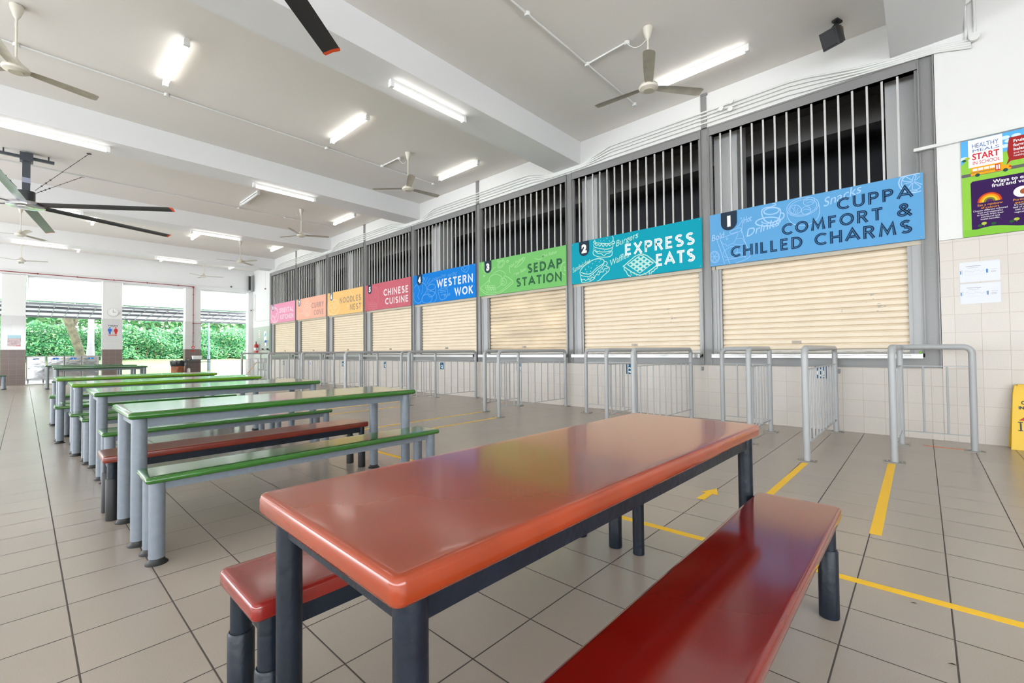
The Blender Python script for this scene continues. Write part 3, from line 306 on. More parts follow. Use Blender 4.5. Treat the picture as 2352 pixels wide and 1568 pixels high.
XE = -23.9          # end wall plane
YW = 7.12           # stall wall plane
COLX = [.09, -2.435, -5.0, -7.575, -10.165, -12.7, -15.22, -17.86, -20.54]
CN = ['pale blue','teal','light green','bright blue','rose red','yellow orange','salmon orange','pink']

# ---------------- setting ----------------
struct('floor', MB().box((XE-.02,-9,-.12),(6,7.5,0)), m_floor, 'grey beige square floor tiles with dark grout under all the tables', 'floor')
struct('ceiling', MB().box((XE,-9,5.03),(6,7.6,5.2)), m_ceil, 'off-white painted concrete ceiling slabs between the beams', 'ceiling')
names = ['right above the wall beyond stall one', 'between the second and third stalls from the right', 'between the fourth and fifth stalls from the right', 'between the sixth and seventh stalls from the right', 'above the last stall before the end wall']
for k in range(5):
    xc = .09-5.12*k
    struct('ceiling_beam', MB().box((xc-.31,-9,4.6),(xc+.31,YW+.01,5.04)), m_beam, 'white concrete ceiling beam '+names[k], 'beam')
struct('ceiling_beam', MB().box((XE-.35,-9,3.98),(XE,7.5,5.04)), m_beam, 'deep white end beam above the open bays with the roller blinds', 'beam')
# stall wall
struct('wall_right', MB().box((COLX[8]-.07,YW,0),(.165,7.34,.825)), m_wtile, 'low cream tiled wall below the stall counters', 'wall')
b = MB().box((COLX[8]-.07,YW+.005,4.5),(.165,7.34,5.04)); struct('wall_header', b, m_wall, 'white painted band above the stall grilles carrying the conduits', 'wall')
struct('wall_corner', MB().box((.165,YW,2.29),(6,7.34,5.04)), m_wall, 'white painted wall above the tiles at the right', 'wall')
struct('wall_corner_tiles', MB().box((.165,YW-.008,0),(6,7.34,2.285)), m_wtile, 'cream tiled wall at the right with the two taped papers', 'wall')
struct('trim_1', MB().box((-.03,YW-.05,3.37),(6,YW-.005,3.405)), m_pipe, 'thin white trunking strip above the healthy meals poster', 'trim')
# wall after the last stall
struct('wall_back', MB().box((XE-.35,7.5,2.3),(COLX[8]-.07,7.75,5.04)), m_wall, 'white wall in the far corner above the grey green tiles', 'wall')
struct('wall_back_tiles', MB().box((XE-.35,7.49,0),(COLX[8]-.07,7.75,2.3)), m_gtile, 'grey green tiled wall behind the hand basins', 'wall')
struct('wall_return', MB().box((COLX[8]-.075,YW+.01,0),(COLX[8]-.05,7.52,5.04)), m_wall, 'white edge of the stall block beside the hand basins', 'wall')
# end wall piers
pn = [(-3.2,-2.62,'left of the picture edge'),(-.55,.03,'with the pale poster, leftmost in view'),(2.10,2.68,'with the round clock and the toilets sign'),(4.80,5.36,'with the red fire pipe')]
for y0,y1,t in pn:
    p = thing('pillar', (XE-.2,(y0+y1)/2,0), 'square pillar of the open end wall '+t, 'pillar', None, 'structure')
    build('tiled_base', MB().box((XE-.4,y0-.012,0),(XE+.012,y1+.012,1.28)), m_btile, p)
    build('tiled_middle', MB().box((XE-.4,y0-.012,1.28),(XE+.012,y1+.012,2.5)), m_ptile, p)
    build('painted_top', MB().box((XE-.38,y0,2.5),(XE,y1,3.99)), m_wall, p)
struct('wall_end', MB().box((XE-.35,7.29,0),(XE,7.52,3.99)), m_wall, 'narrow white wall strip at the far right corner of the open bays', 'wall')
struct('wall_left', MB().box((XE-.35,-9,0),(XE,-5.3,3.99)), m_wall, 'solid end wall left of the open bays', 'wall')
# unseen sides added to block sky light: parapet and lintel, open strip between
struct('wall_front_added', MB().box((6,-9,0),(6.2,7.3,1.0)).box((6,-9,3.3),(6.2,7.3,5.04)).box((6,1.5,1.0),(6.2,7.3,3.3)), m_wall, 'added unseen white wall behind the viewer cutting the sky light, with an open strip', 'wall')
struct('wall_side_added', MB().box((-9,-9.2,0),(6,-9,1.0)).box((XE-.3,-9.2,3.2),(6,-9,5.04)), m_wall, 'added unseen white parapet and lintel limiting sky light from the open left side', 'wall')
# kitchens behind the grilles
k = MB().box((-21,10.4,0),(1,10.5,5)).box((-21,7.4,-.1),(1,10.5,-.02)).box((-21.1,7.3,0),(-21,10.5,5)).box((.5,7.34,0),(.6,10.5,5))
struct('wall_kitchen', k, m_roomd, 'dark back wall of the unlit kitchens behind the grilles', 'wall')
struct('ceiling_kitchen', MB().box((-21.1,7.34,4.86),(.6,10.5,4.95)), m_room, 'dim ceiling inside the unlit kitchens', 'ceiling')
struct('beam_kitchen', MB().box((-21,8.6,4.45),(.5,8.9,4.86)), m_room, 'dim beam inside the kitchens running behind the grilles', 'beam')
for i,x in enumerate((-.12,-2.22,-4.72,-9.55,-14.2,-16.6)):
    struct('kitchen_column', MB().box((x-.17,7.42,0),(x+.17,7.9,4.86)), m_kcol, ['pale column behind the grille at the right end of the row','pale column behind the grille left of the pale blue sign','pale column behind the grille left of the teal sign','pale column behind the grille of the bright blue sign','pale column behind the grille of the yellow orange sign','pale column behind the grille of the salmon orange sign'][i], 'column')

# ---------------- steel columns and header ----------------
cn = ['rightmost, beside the cream tiled wall']+['between the %s and %s signs' % (CN[i],CN[i+1]) for i in range(7)]+['at the far left end of the pink sign']
for i,x in enumerate(COLX):
    z1 = 4.5
    c = MB().box((x-.07,YW-.01,.825),(x-.058,YW+.12,z1)).box((x+.058,YW-.01,.825),(x+.07,YW+.12,z1)).box((x-.06,YW+.02,.825),(x+.06,YW+.05,z1))
    if i in (1,3,5,7): c.box((x-.04,YW-.02,4.5),(x+.04,YW+.02,5.03)).box((x-.035,YW-.03,5.0),(x+.06,YW+.0,5.03))
    struct('steel_column', c, m_grey, 'grey steel column of the stall front '+cn[i], 'column')
LI = {}
for i in range(8):
    xl, xr = COLX[i+1]+.07, COLX[i]-.07; n = str(i+1); w = xr-xl; u0 = xl
    co = CN[i]+' sign'
    # header beam + grille
    if i in (0,1): pass
    g = thing('security_grille', ((xl+xr)/2,YW+.04,3.1), 'grey steel bar grille above the '+co, 'grille', 'window grilles above the stall signs')
    f = MB().box((xl,YW,4.36),(xr,YW+.1,4.5)).box((xl,YW-.008,4.478),(xr,YW+.1,4.5)).box((xl,YW-.005,4.36),(xr,YW+.1,4.372)).box((xl,YW+.02,2.52),(xl+.03,YW+.07,4.36)).box((xr-.03,YW+.02,2.52),(xr,YW+.07,4.36))
    build('frame', f, m_grey, g)
    nb = 15
    for j in range(nb):
        x = xl+.15+(w-.3)*j/(nb-1) if i else xl+.155+.1465*j
        build('bar', MB().box((x-.011,YW+.028,2.55),(x+.011,YW+.05,4.365)), m_bar, g, smooth=False)
    # sill channel and counter
    struct('trim_'+str(i+2), MB().box((xl,YW,.83),(xr,YW+.1,.95)).box((xl,YW-.02,.936),(xr,YW+.1,.95)).box((xl,YW-.02,.825),(xr,YW+.1,.838)), m_grey, 'grey steel sill channel under the counter of the '+co+' stall', 'trim')
    ct = MB().box((xl+.02,YW-.10,.955),(xr-.02,YW+.35,.992)).box((xl+.018,YW-.112,.937),(xr-.018,YW-.1005,.993))
    build('counter_shelf', ct, m_steel, None, 'stainless steel counter shelf at the foot of the shutter under the '+co, 'counter', 'stainless steel stall counters')
    # shutter
    s = thing('roller_shutter', ((xl+xr)/2,YW+.11,.995), 'closed cream roller shutter under the '+co, 'shutter', 'roller shutters of the food stalls')
    gl = .13 if i in (0,) else (.20 if i == 1 else .235); gr = .13 if i == 0 else .06
    a0, a1 = xl+gl, xr-gr-(.0); zt = 2.45; zb = 1.045; P = .0767; prof = []
    z = zb
    while z < zt:
        for dz, dy in ((0,-.002),(.005,-.006),(.010,.004),(.016,.015),(.060,.016),(.069,.006)): prof.append((z+dz, dy))
        z += P
    mb = MB(); L = len(prof); vs = []
    for x in (a0, a1): vs += [(x, YW+.10-dy, zz) for zz, dy in prof]
    mb.add(vs, [(q, q+1, L+q+1, L+q) for q in range(L-1)])
    build('slat_curtain', mb, mat('stained_shutter', (.74,.60,.42), .42, noise=.32, nscale=1.3, stretch=(.6,1,2.6)) if i == 2 else m_shut, s, smooth=False)
    if i < 2:
        sm = MB(); sp = plane((a1-(.36 if i == 0 else .55),YW+.0825,1.52),(1,0,0),(0,0,1))
        for u, v, w2, h2 in ((0,.20,.03,.035),(.02,.15,.012,.02),(.06,.09,.04,.012),(.07,.04,.025,.04),(.12,.05,.03,.015),(.05,0,.03,.012),(-.05,.12,.02,.008),(-.3,.0,.008,.06)):
            poly(sm, sp, [(u,v),(u+w2,v+h2*.3),(u+w2*.8,v+h2),(u+w2*.2,v+h2*.8)], 0)
        build('scuff_marks', sm, mat('scuff_grey', (.42,.40,.38) if i == 0 else (.6,.5,.4), .6), s, smooth=False)
    build('bottom_bar', MB().box((a0,YW+.07,1.005),(a1,YW+.125,1.05)), mat('shutter_bar', (.66,.63,.58), .4), s)
    build('guide_rail', MB().box((a0-.035,YW+.045,.994),(a0+.003,YW+.14,2.45)), m_galv, s)
    build('guide_rail', MB().box((a1-.003,YW+.045,.994),(a1+.04,YW+.14,2.45)), m_galv, s)
    xm = a0+(a1-a0)*(.475 if i else .45); lk = MB().box((xm-.055,YW+.078,1.135),(xm+.055,YW+.09,1.175)).cyl((xm,YW+.078,1.155),(xm,YW+.07,1.155),.014)
    build('lock', lk, mat('lock_metal', (.25,.22,.18) if i != 2 else (.04,.03,.03), .4, metal=.6), s, 'small metal lock plate')
    build('side_panel', MB().box((xl,YW+.03,.994),(a0-.034,YW+.06,2.45)).box((xl+.05,YW+.02,.994),(xl+.06,YW+.04,2.45)), m_greyl, s)
    build('side_panel', MB().box((a1+.038,YW+.03,.994),(xr,YW+.06,2.45)), m_greyl, s)
    build('head_box', MB().box((xl,YW+.02,2.28),(xr,YW+.14,2.5)), mat('shutter_head', (.52,.46,.36), .5), s)
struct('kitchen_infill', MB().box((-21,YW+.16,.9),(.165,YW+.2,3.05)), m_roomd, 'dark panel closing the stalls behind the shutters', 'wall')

# ---------------- signboards ----------------
SC = [((.11,.34,.62),(.008,.03,.085),(.36,.56,.80)), ((.0,.31,.40),(.86,.87,.85),(.42,.70,.62)), ((.17,.48,.14),(.008,.06,.04),(.36,.66,.30)), ((.0,.19,.62),(.86,.87,.88),(.12,.34,.68)),
      ((.54,.12,.155),(.86,.84,.83),(.58,.18,.21)), ((.86,.52,.19),(.33,.26,.19),(.90,.66,.35)), ((.84,.44,.32),(.40,.28,.27),(.88,.57,.45)), ((.78,.30,.44),(.90,.82,.85),(.85,.55,.64))]  # last three boards lightened: distance haze is put into their colours
TX = [[('CUPPA',1.589,2.321,.515,.15),('COMFORT &',.962,2.308,.303,.155),('CHILLED CHARMS',.294,2.304,.095,.16)],
      [('EXPRESS',1.132,2.335,.386,.195),('EATS',1.699,2.335,.122,.2)], [('SEDAP',1.465,2.36,.356,.19),('STATION',1.15,2.345,.103,.18)],
      [('WESTERN',1.025,2.385,.367,.195),('WOK',1.718,2.385,.098,.19)], [('CHINESE',1.064,2.307,.376,.195),('CUISINE',1.148,2.305,.121,.182)],
      [('NOODLES',.886,2.28,.368,.188),('NEST',1.576,2.29,.104,.187)], [('CURRY',1.383,2.35,.364,.19),('COVE',1.568,2.33,.105,.18)], [('ORIENTAL',.971,2.42,.38,.195),('KITCHEN',1.09,2.42,.117,.182)]]
SX = [(-2.366,.046),(-4.935,-2.486),(-7.514,-5.061),(-10.11,-7.637),(-12.64,-10.225),(-15.157,-12.771),(-17.796,-15.289),(-20.477,-17.919)]
SCRIPT = {1:[('Hot',.47,.57,.13,8,.12,.42),('Drinks',.50,.36,.16,12,.45,.4),('Snacks',1.44,.59,.16,14,.42,.4),('Bold',.02,.38,.13,10,.2,.3)],
          2:[('Burgers',.95,.57,.15,12,.45,.4),('Sandwiches',.03,.22,.13,20,.43,.4),('Waffles',.83,.24,.15,17,.38,.4)],
          3:[('Nasi Padang',.95,.52,.10,20,.45,.4),('Mee Siam',1.08,.33,.10,16,.36,.4),('Mee Rebus',1.85,.62,.10,6,.38,.4)],
          4:[('Chicken Chop',.83,.55,.10,8,.55,.4),('Hot Dog',1.45,.58,.12,6,.36,.4),('Pasta',1.30,.08,.11,12,.26,.4)],
          5:[], 6:[], 7:[], 8:[]}
for i in range(8):
    x0, x1 = SX[i]; w = x1-x0; bc, tcx, ac = SC[i]; z0 = 2.33; H = .785
    lab = {0:'pale blue signboard with a coffee cup and dumpling basket, numbered 1',1:'teal signboard with burger, sandwich and waffle drawings, numbered 2',2:'light green signboard with a rice dish drawing, numbered 3',3:'bright blue signboard with white lettering, numbered 4',
           4:'rose red signboard with white lettering, numbered 5',5:'yellow orange signboard with brown lettering, numbered 6',6:'salmon orange signboard with curling line drawing, numbered 7',7:'pink signboard with a round bowl drawing, numbered 8'}[i]
    sg = thing('stall_signboard', ((x0+x1)/2,YW-.01,z0), lab, 'sign', 'stall signboards')
    build('panel', MB().box((x0,YW-.026,z0),(x1,YW-.012,z0+H)), mat('sign_'+CN[i].replace(' ','_'), bc, .38, spec=.4), sg)
    pl = plane((x0,YW-.026,z0),(1,0,0),(0,0,1))
    me_ = MB(); mi = MB()
    for t, ul, ur, v, hh in TX[i]: word(me_, mi, pl, t, ur, v, hh, .0032, ul, wt=.20, inl=.022)
    if i == 5:
        pass
    art = MB(); dk = MB()
    for ai, (kd, wd, pts) in enumerate(ART[i+1]):
        pts = [(min(max(a/1000,.004),w-.004), min(max(c/1000,.004),H-.004)) for a, c in pts]
        if kd == 'l': ribbon(art, pl, smoothpts(pts), wd/1000, .0008+(ai%6)*3e-4)
        elif kd == 'p': poly(art, pl, pts, .0007)
        else: poly(dk, pl, pts, .0018+ai*1e-6)
    for t, u, v, sz, rot, wd, sh in SCRIPT[i+1]:
        a = math.radians(rot); p2 = plane(pl(u,v), (math.cos(a),0,math.sin(a)), (-math.sin(a),0,math.cos(a)))
        ftext(art, p2, t, 0, 0, sz, .0023, shear=sh, off=.0005, width=wd)
    build('line_drawings', art, mat('sign_art_'+str(i+1), ac, .5), sg, smooth=False)
    if dk.v: build('drawing_details', dk, MATS['sign_'+CN[i].replace(' ','_')], sg, smooth=False)
    build('lettering', me_, mat('sign_text_'+str(i+1), tcx, .5), sg, smooth=False)
    build('lettering_inline', mi, MATS['sign_'+CN[i].replace(' ','_')], sg, smooth=False)
    bd = MB(); u0b = .18 if i else .163; u1b = u0b+.225; uc = (u0b+u1b)/2
    poly(bd, pl, [(u0b,H-.001),(u0b,.505+.11)]+arc(uc,.62,.1125,.113,180,360,12)[1:-1]+[(u1b,.505+.11),(u1b,H-.001)], .0045)
    bg_ = build('number_badge', bd, mat('badge_%d' % (i > 4), (.02,.035,.06) if i < 5 else (.16,.21,.26), .5), sg, smooth=False)
    dg_ = MB(); ftext(dg_, pl, str(i+1), uc, .575, .20, .0055, 'CENTER', off=.014); build('number', dg_, mat('badge_number', (.85,.84,.80), .5), bg_, smooth=False)
    sc_ = MB()
    for u in (.03, w/2, w-.03):
        for v in (.03, H-.03):
            if u == w/2 and v > .5 and i == 0: pass
            sc_.cyl(pl(u,v,0), pl(u,v,.003), .008, n=8)
    build('screws', sc_, m_galv, sg)
# ---------------- tables and benches ----------------
def topmat(name, col, rough, bump=0, st=(1,1.6,1)):
    return mat(name, col, rough, noise=.14, nscale=3, bump=bump, bscale=3.2, bdet=1.5, coat=.4, stretch=st, crough=.09)
mt_red = topmat('orange_red_laminate', (.30,.042,.011), .22)
mt_redr = topmat('crimson_laminate', (.17,.005,.003), .14)
mt_redl = topmat('maroon_laminate', (.23,.017,.012), .18)
mt_redd = topmat('brown_red_laminate', (.19,.024,.012), .28, 0)
mt_g = topmat('green_laminate', (.03,.135,.016), .14, 0)
mt_gl = topmat('lime_green_laminate', (.11,.27,.006), .14, 0)
mt_gd = topmat('dark_green_laminate', (.03,.11,.035), .18, 0)
m_leg = mat('grey_leg_paint', (.175,.20,.235), .35, noise=.08, nscale=30, bump=.1)
m_legd = mat('dark_grey_leg_paint', (.17,.19,.20), .4)
m_legb = mat('blue_black_leg_paint', (.008,.013,.022), .4, spec=.35, noise=.35, nscale=9, bump=.2)
m_foot = mat('black_rubber', (.012,.012,.012), .55)
def furniture(name, cat, x0, x1, y0, y1, zt, top, legm, label, group, th=.055, lr=.03, foot='flare', inx=.055, iny=.07, dark=False, fr=.055, rc=.03, nose=.016):
    t = thing(name, ((x0+x1)/2,(y0+y1)/2,0), label, cat, group)
    e = nose
    prof = [(e,zt-th),(e*.35,zt-th+e*.3),(0,zt-th+e),(0,zt-e*1.1),(e*.25,zt-e*.4),(e*.8,zt-e*.08),(e*1.5,zt-.0003),(e*3,zt),(e*4,zt)]
    build('tabletop' if cat == 'table' else 'seat', MB().rbox((x0,y0),(x1,y1),rc,prof), top, t, ang=60)
    ax0, ax1, ay0, ay1 = x0+inx, x1-inx, y0+iny, y1-iny; zf = zt-th+.004
    f = MB()
    for x in (ax0, ax1): f.box((x-.015,ay0,zf-fr),(x+.015,ay1,zf))
    for y in (ay0, ay1, (ay0+ay1)/2): f.box((ax0+.01,y-.015,zf-fr),(ax1-.01,y+.015,zf))
    build('frame', f, legm, t)
    for x in (ax0, ax1):
        for y in (ay0, ay1):
            z0 = .03 if foot == 'flare' else 0
            l = build('leg', MB().cyl((x,y,z0),(x,y,zf-.002),lr,n=24), legm, t)
            if foot == 'flare':
                build('foot', MB().lathe([(lr+.014,0),(lr+.014,.004),(lr+.002,.014),(lr-.004,.034)],(x,y,0),24), m_foot, l)
            elif foot == 'sleeve':
                build('sleeve', MB().lathe([(lr+.006,0),(lr+.007,.004),(lr+.007,.262),(lr+.003,.268)],(x,y,0),24), m_foot if dark else legm, l)
    return t
G1 = 'dining tables of the canteen'; G2 = 'benches of the canteen'
T0 = furniture('dining_table','table',-1.188,-.565,.382,2.245,.73,mt_red,m_legb,'big glossy orange-red dining table on dark blue legs in the foreground',None,th=.052,lr=.0295,foot='none',inx=.048,iny=.058,rc=.022,nose=.012)
T0.rotation_euler.z = -.021
furniture('bench','bench',-1.515,-1.222,.385,2.24,.45,mt_redl,m_legb,'maroon bench tucked along the left side of the big orange-red table',G2,th=.05,lr=.028,foot='sleeve',inx=.035,iny=.05,rc=.022,nose=.012)
furniture('bench','bench',-.562,-.252,.40,2.235,.43,mt_redr,m_legb,'glossy crimson bench at the lower right beside the big orange-red table',G2,th=.045,lr=.028,foot='sleeve',inx=.045,iny=.052,rc=.03,nose=.01)
gt = [(-3.87,-3.19,.385,2.27,'nearest','behind the big orange-red table',mt_g,m_leg),(-5.92,-5.14,.40,2.33,'second nearest','behind the nearest green table',mt_g,m_leg),
      (-7.62,-6.88,.355,2.28,'third nearest','with a bright lime edge longer than the table behind it',mt_gl,m_leg),(-9.5,-8.72,.30,2.2,'fourth nearest','with the lime edge just in front of the dark tables',mt_gl,m_leg),
      (-16.5,-15.85,.5,2.33,'dark-edged','nearer of the far tables by the stainless trolleys',mt_gd,m_legd),(-18.75,-18.1,.55,2.4,'dark-edged','middle of the far tables by the stainless trolleys',mt_gd,m_legd),(-20.9,-20.2,.45,2.3,'dark-edged','farthest of the tables, right in front of the stainless trolleys',mt_gd,m_legd)]
for x0,x1,y0,y1,a,b_,mm,lm in gt:
    furniture('dining_table','table',x0,x1,y0,y1,.75,mm,lm,'%s green-topped table, %s' % (a,b_),G1,th=.04,lr=.037,inx=.085,iny=.06,nose=.018,rc=.02)
gb = [(-3.15,-2.86,.415,2.26,mt_g,'green bench nearest to the big orange-red table, with grey legs'),
      (-5.13,-4.78,.42,2.30,mt_g,'green bench between the brown-red bench and the second green table'),
      (-6.34,-6.0,.38,2.25,mt_g,'green bench just behind the second green table'),
      (-6.91,-6.59,.33,2.25,mt_g,'green bench in front of the third green table'),
      (-8.05,-7.7,.25,2.2,mt_g,'green bench behind the third green table'),
      (-8.56,-8.22,.33,2.22,mt_gd,'green bench in front of the fourth green table'),
      (-10.05,-9.7,.26,2.2,mt_g,'green bench behind the fourth green table'),
      (-15.6,-15.25,.45,2.2,mt_gd,'dark green bench in front of the far tables')]
for x0,x1,y0,y1,mm,lb in gb:
    furniture('bench','bench',x0,x1,y0,y1,.45,mm,m_leg,lb,G2,th=.035,lr=.035,inx=.06,iny=.055,nose=.014,rc=.02,fr=.045)
furniture('bench','bench',-4.17,-3.85,.345,2.20,.42,mt_redd,m_legb,'worn brown-red bench with dark legs under the nearest green table',G2,th=.045,lr=.026,foot='sleeve',inx=.05,iny=.05,rc=.02,nose=.008,dark=True)
furniture('dining_table','table',-20.6,-19.9,-2.3,-.52,.75,mt_gd,m_black,'dark table with black legs cut by the left picture edge',G1,th=.04,lr=.04,inx=.05,iny=.05)
furniture('bench','bench',-21.6,-21.3,-2.3,-.36,.45,mt_gd,m_leg,'grey-legged bench at the left picture edge beside the poster pillar',G2,th=.035,lr=.05,inx=.06,iny=.06)

# ---------------- queue railings ----------------
def railing(pts, label, bars, q=None, posts=None):
    """pts: plan polyline (corners); top tube bends down at both ends"""
    r = .029; Z = 1.068; t = thing('queue_railing', (pts[0][0],pts[0][1],0), label, 'railing', 'grey queue railings in front of the stalls')
    P = [Vector((x,y,0)) for x,y in pts]; path = []; R_ = .07
    def bend(a, b, c, n=6):
        d1 = (a-b).normalized()*R_; d2 = (c-b).normalized()*R_; o = b+d1+d2
        return [o-d2*math.cos(i*math.pi/2/n)-d1*math.sin(i*math.pi/2/n) for i in range(n+1)] if False else [b+d1*(1-math.sin(i*math.pi/2/n))+d2*(1-math.cos(i*math.pi/2/n)) for i in range(n+1)]
    U_ = Vector((0,0,Z)); pa = [P[0]+Vector((0,0,Z-.10))]+bend(P[0]+Vector((0,0,.5)),P[0]+U_,P[1]+U_)
    for i in range(1, len(P)-1): pa += bend(P[i-1]+U_,P[i]+U_,P[i+1]+U_)
    pa += bend(P[-2]+U_,P[-1]+U_,P[-1]+Vector((0,0,.5)))+[P[-1]+Vector((0,0,Z-.10))]
    build('top_rail', MB().tube(pa, r, 14), m_rail, t)
    for i, p in enumerate(P):
        zt = Z-.099 if i in (0, len(P)-1) else Z-.01
        po = build('post', MB().cyl(p+Vector((0,0,.002)), p+Vector((0,0,zt)), r if i in (0,len(P)-1) else r*.95, n=18), m_rail, t)
        bp = MB().box((p.x-.075,p.y-.06,0),(p.x+.075,p.y+.06,.008))
        for a in (-.055,.055): bp.cyl((p.x+a,p.y,.008),(p.x+a,p.y,.02),.008,n=8)
        build('base_plate', bp, mat('base_plate_metal', (.30,.28,.25), .5, metal=.3), po)
    for i in range(len(P)-1):
        a, b_ = P[i], P[i+1]; d = (b_-a).normalized(); n = Vector((-d.y,d.x,0)); mid = (a+b_)/2; hl = (b_-a).length/2
        for z in (.865,.155): build('cross_rail', MB().obox(mid+Vector((0,0,z)), d*hl, n*.012, (0,0,.004)), m_rail, t)
        nb = bars[i]
        for j in range(nb):
            p = a+(b_-a)*((j+1)/(nb+1)); build('bar', MB().cyl((p.x,p.y,.155),(p.x,p.y,.865),.0095,n=8), m_rail, t)
    return t
QZ = [.755,.735,.72,.71,.70,.70,.69,.68]
def qsign(x, zc, i):
    pale = i == 6
    t = thing('queue_notice', (x,YW-.004,zc-.08), 'small %s queue notice on the low tiled wall below the %s stall counter' % ('pale' if pale else 'blue', CN[i]), 'sign', 'small queue notices on the low tiled wall')
    build('plate', MB().box((x-.065,YW-.006,zc-.085),(x+.065,YW-.001,zc+.085)), mat('notice_pale', (.7,.68,.6), .5) if pale else mat('notice_blue', (.0,.10,.20), .5), t)
    pl = plane((x,YW-.006,zc-.085), (1,0,0), (0,0,1)); mb = MB(); ftext(mb, pl, 'Q', .0, .035, .11, .001, 'CENTER', off=.004)
    ribbon(mb, pl, [(-.045,.15),(-.005,.15)], .008, .001); ribbon(mb, pl, [(.035,.035),(.05,.035)], .008, .001); build('letter', mb, m_blue if pale else m_white, t, smooth=False)
QX = [-1.0,-3.76,-6.33,-8.93,-11.55,-14.1,-16.6,-19.1]
for i, x in enumerate(QX): qsign(x, QZ[i], i)
BX = [-.83,-2.62,-5.07,-7.6,-10.2,-12.72,-15.25,-17.8]
YB = [(5.02,6.99),(5.05,6.9),(5.2,7.04),(5.22,7.04),(5.22,7.04),(5.22,7.04),(5.22,7.04),(5.22,7.04)]
for i, x in enumerate(BX):
    railing([(x,YB[i][0]),(x,YB[i][1])], 'long straight grey queue railing running up to the wall at the %s sign stall' % CN[i], [9])
railing([(-.215,5.47),(-.19,6.54),(.37,6.55)], 'grey L-shaped queue railing at the far right beside the cream wall', [5,2])
railing([(-2.04,6.5),(-1.46,6.5),(-1.445,5.5)], 'grey L-shaped queue railing between the pale blue and teal stalls', [2,6])
LX = [-3.33,-5.80,-8.40,-10.93,-13.45,-16.0,-18.9]
for i, x in enumerate(LX):
    railing([(x-.92,6.5),(x,6.5),(x+.04,5.55)], 'grey L-shaped queue railing in front of the %s stall' % CN[i+1], [3,6])

# ---------------- floor tape ----------------
def tape(p0, p1, w, label, m_=None, name='floor_tape'):
    a = Vector((*p0,0)); b_ = Vector((*p1,0)); d = (b_-a).normalized(); n = Vector((-d.y,d.x,0))*w/2
    mb = MB().add([a-n+Vector((0,0,z)) for z in (0,)]+[b_-n,b_+n,a+n], [(0,1,2,3)]); mb.v = [(v[0],v[1],.0012) for v in mb.v]
    mb.add([(v[0],v[1],.0004) for v in mb.v[:4]], [(3,2,1,0)])
    for q in range(4): mb.f.append((q,(q+1)%4,4+(q+1)%4,4+q))
    return build(name, mb, m_ or m_yel, None, label, 'tape', 'tape strips on the floor', smooth=False)
tape((-4.6,2.585),(1.2,2.60),.05,'long yellow tape line running left to right in front of the queue lanes')
tape((-1.48,3.26),(-1.50,5.42),.05,'yellow lane tape starting behind the big table, with the arrow on its right')
tape((-.86,3.3),(-.83,4.93),.05,'yellow lane tape leading to the pale blue stall railing in the middle')
tape((-.222,3.30),(-.232,5.40),.055,'short wide yellow lane tape at the far right below the L-shaped railing')
tape((-5.07,2.75),(-5.07,5.15),.05,'thin yellow lane tape ending at the light green stall long railing')
tape((-5.75,2.75),(-5.76,5.5),.05,'thin yellow lane tape ending at the light green stall L-shaped railing')
tape((-7.56,3.0),(-7.6,5.15),.05,'distant yellow lane tape behind the green tables, nearer one')
tape((-8.38,3.0),(-8.38,5.5),.05,'distant yellow lane tape behind the green tables, farther one')
ar = MB(); z = .0015
ar.add([(-1.22,3.27,z),(-1.165,3.27,z),(-1.165,3.44,z),(-1.125,3.44,z),(-1.185,3.60,z),(-1.25,3.44,z),(-1.215,3.44,z)], [(0,1,2,3,4,5,6)])
build('floor_arrow', ar, m_yel, None, 'small yellow arrow on the floor behind the big table pointing to the stalls', 'tape', smooth=False)
for a, b_, lb in (((-.02,6.62),(.36,6.6),'short orange tape on the floor inside the rightmost L-shaped railing'),((-4.1,6.75),(-3.75,6.72),'short orange tape on the floor inside the teal stall railing'),((-6.6,6.72),(-6.3,6.7),'short orange tape on the floor inside the light green stall railing')):
    tape(a, b_, .03, lb, m_ora)
for x, y, lb in ((-.05,2.52,'tiny dark leaf scrap beside the long yellow tape'),(.05,2.12,'tiny dark leaf scrap on the tiles at the right'),(-.18,1.76,'tiny dark leaf scrap beside the crimson bench')):
    build('leaf_scrap', MB().add([(x-.012,y-.004,.003),(x,y-.006,.006),(x+.013,y+.004,.002),(x+.001,y+.005,.005)],[(0,1,2,3)]), mat('leaf_scrap', (.05,.035,.02), .8), None, lb, 'leaf', 'leaf scraps on the floor')

# ---------------- lights ----------------
def tubelight(p0, p1, label, on=True, z=5.03):
    a = Vector((*p0,z)); b_ = Vector((*p1,z)); d = (b_-a).normalized(); n = Vector((-d.y,d.x,0)); L = (b_-a).length; mid = (a+b_)/2
    t = thing('tube_light', mid, label, 'light', 'batten tube lights')
    build('housing', MB().obox(mid-Vector((0,0,.019)), d*L/2, n*.028, (0,0,.019)), m_white, t)
    prof = [(n*math.cos(q)*.03-Vector((0,0,.066))-Vector((0,0,1))*math.sin(q)*.027) for q in [math.pi*(-.08+1.16*k/10) for k in range(11)]]
    rings = [[mid+d*s_*(L/2-.05)+q for q in prof] for s_ in (-1,1)]
    build('tube', MB().loft(rings), m_tube if on else m_tubeoff, t)
    for s_ in (-1,1): build('end_cap', MB().obox(mid+d*s_*(L/2-.024)-Vector((0,0,.062)), d*.025, n*.033, (0,0,.034)), m_white, t)
NB = ['first','second','third','fourth']
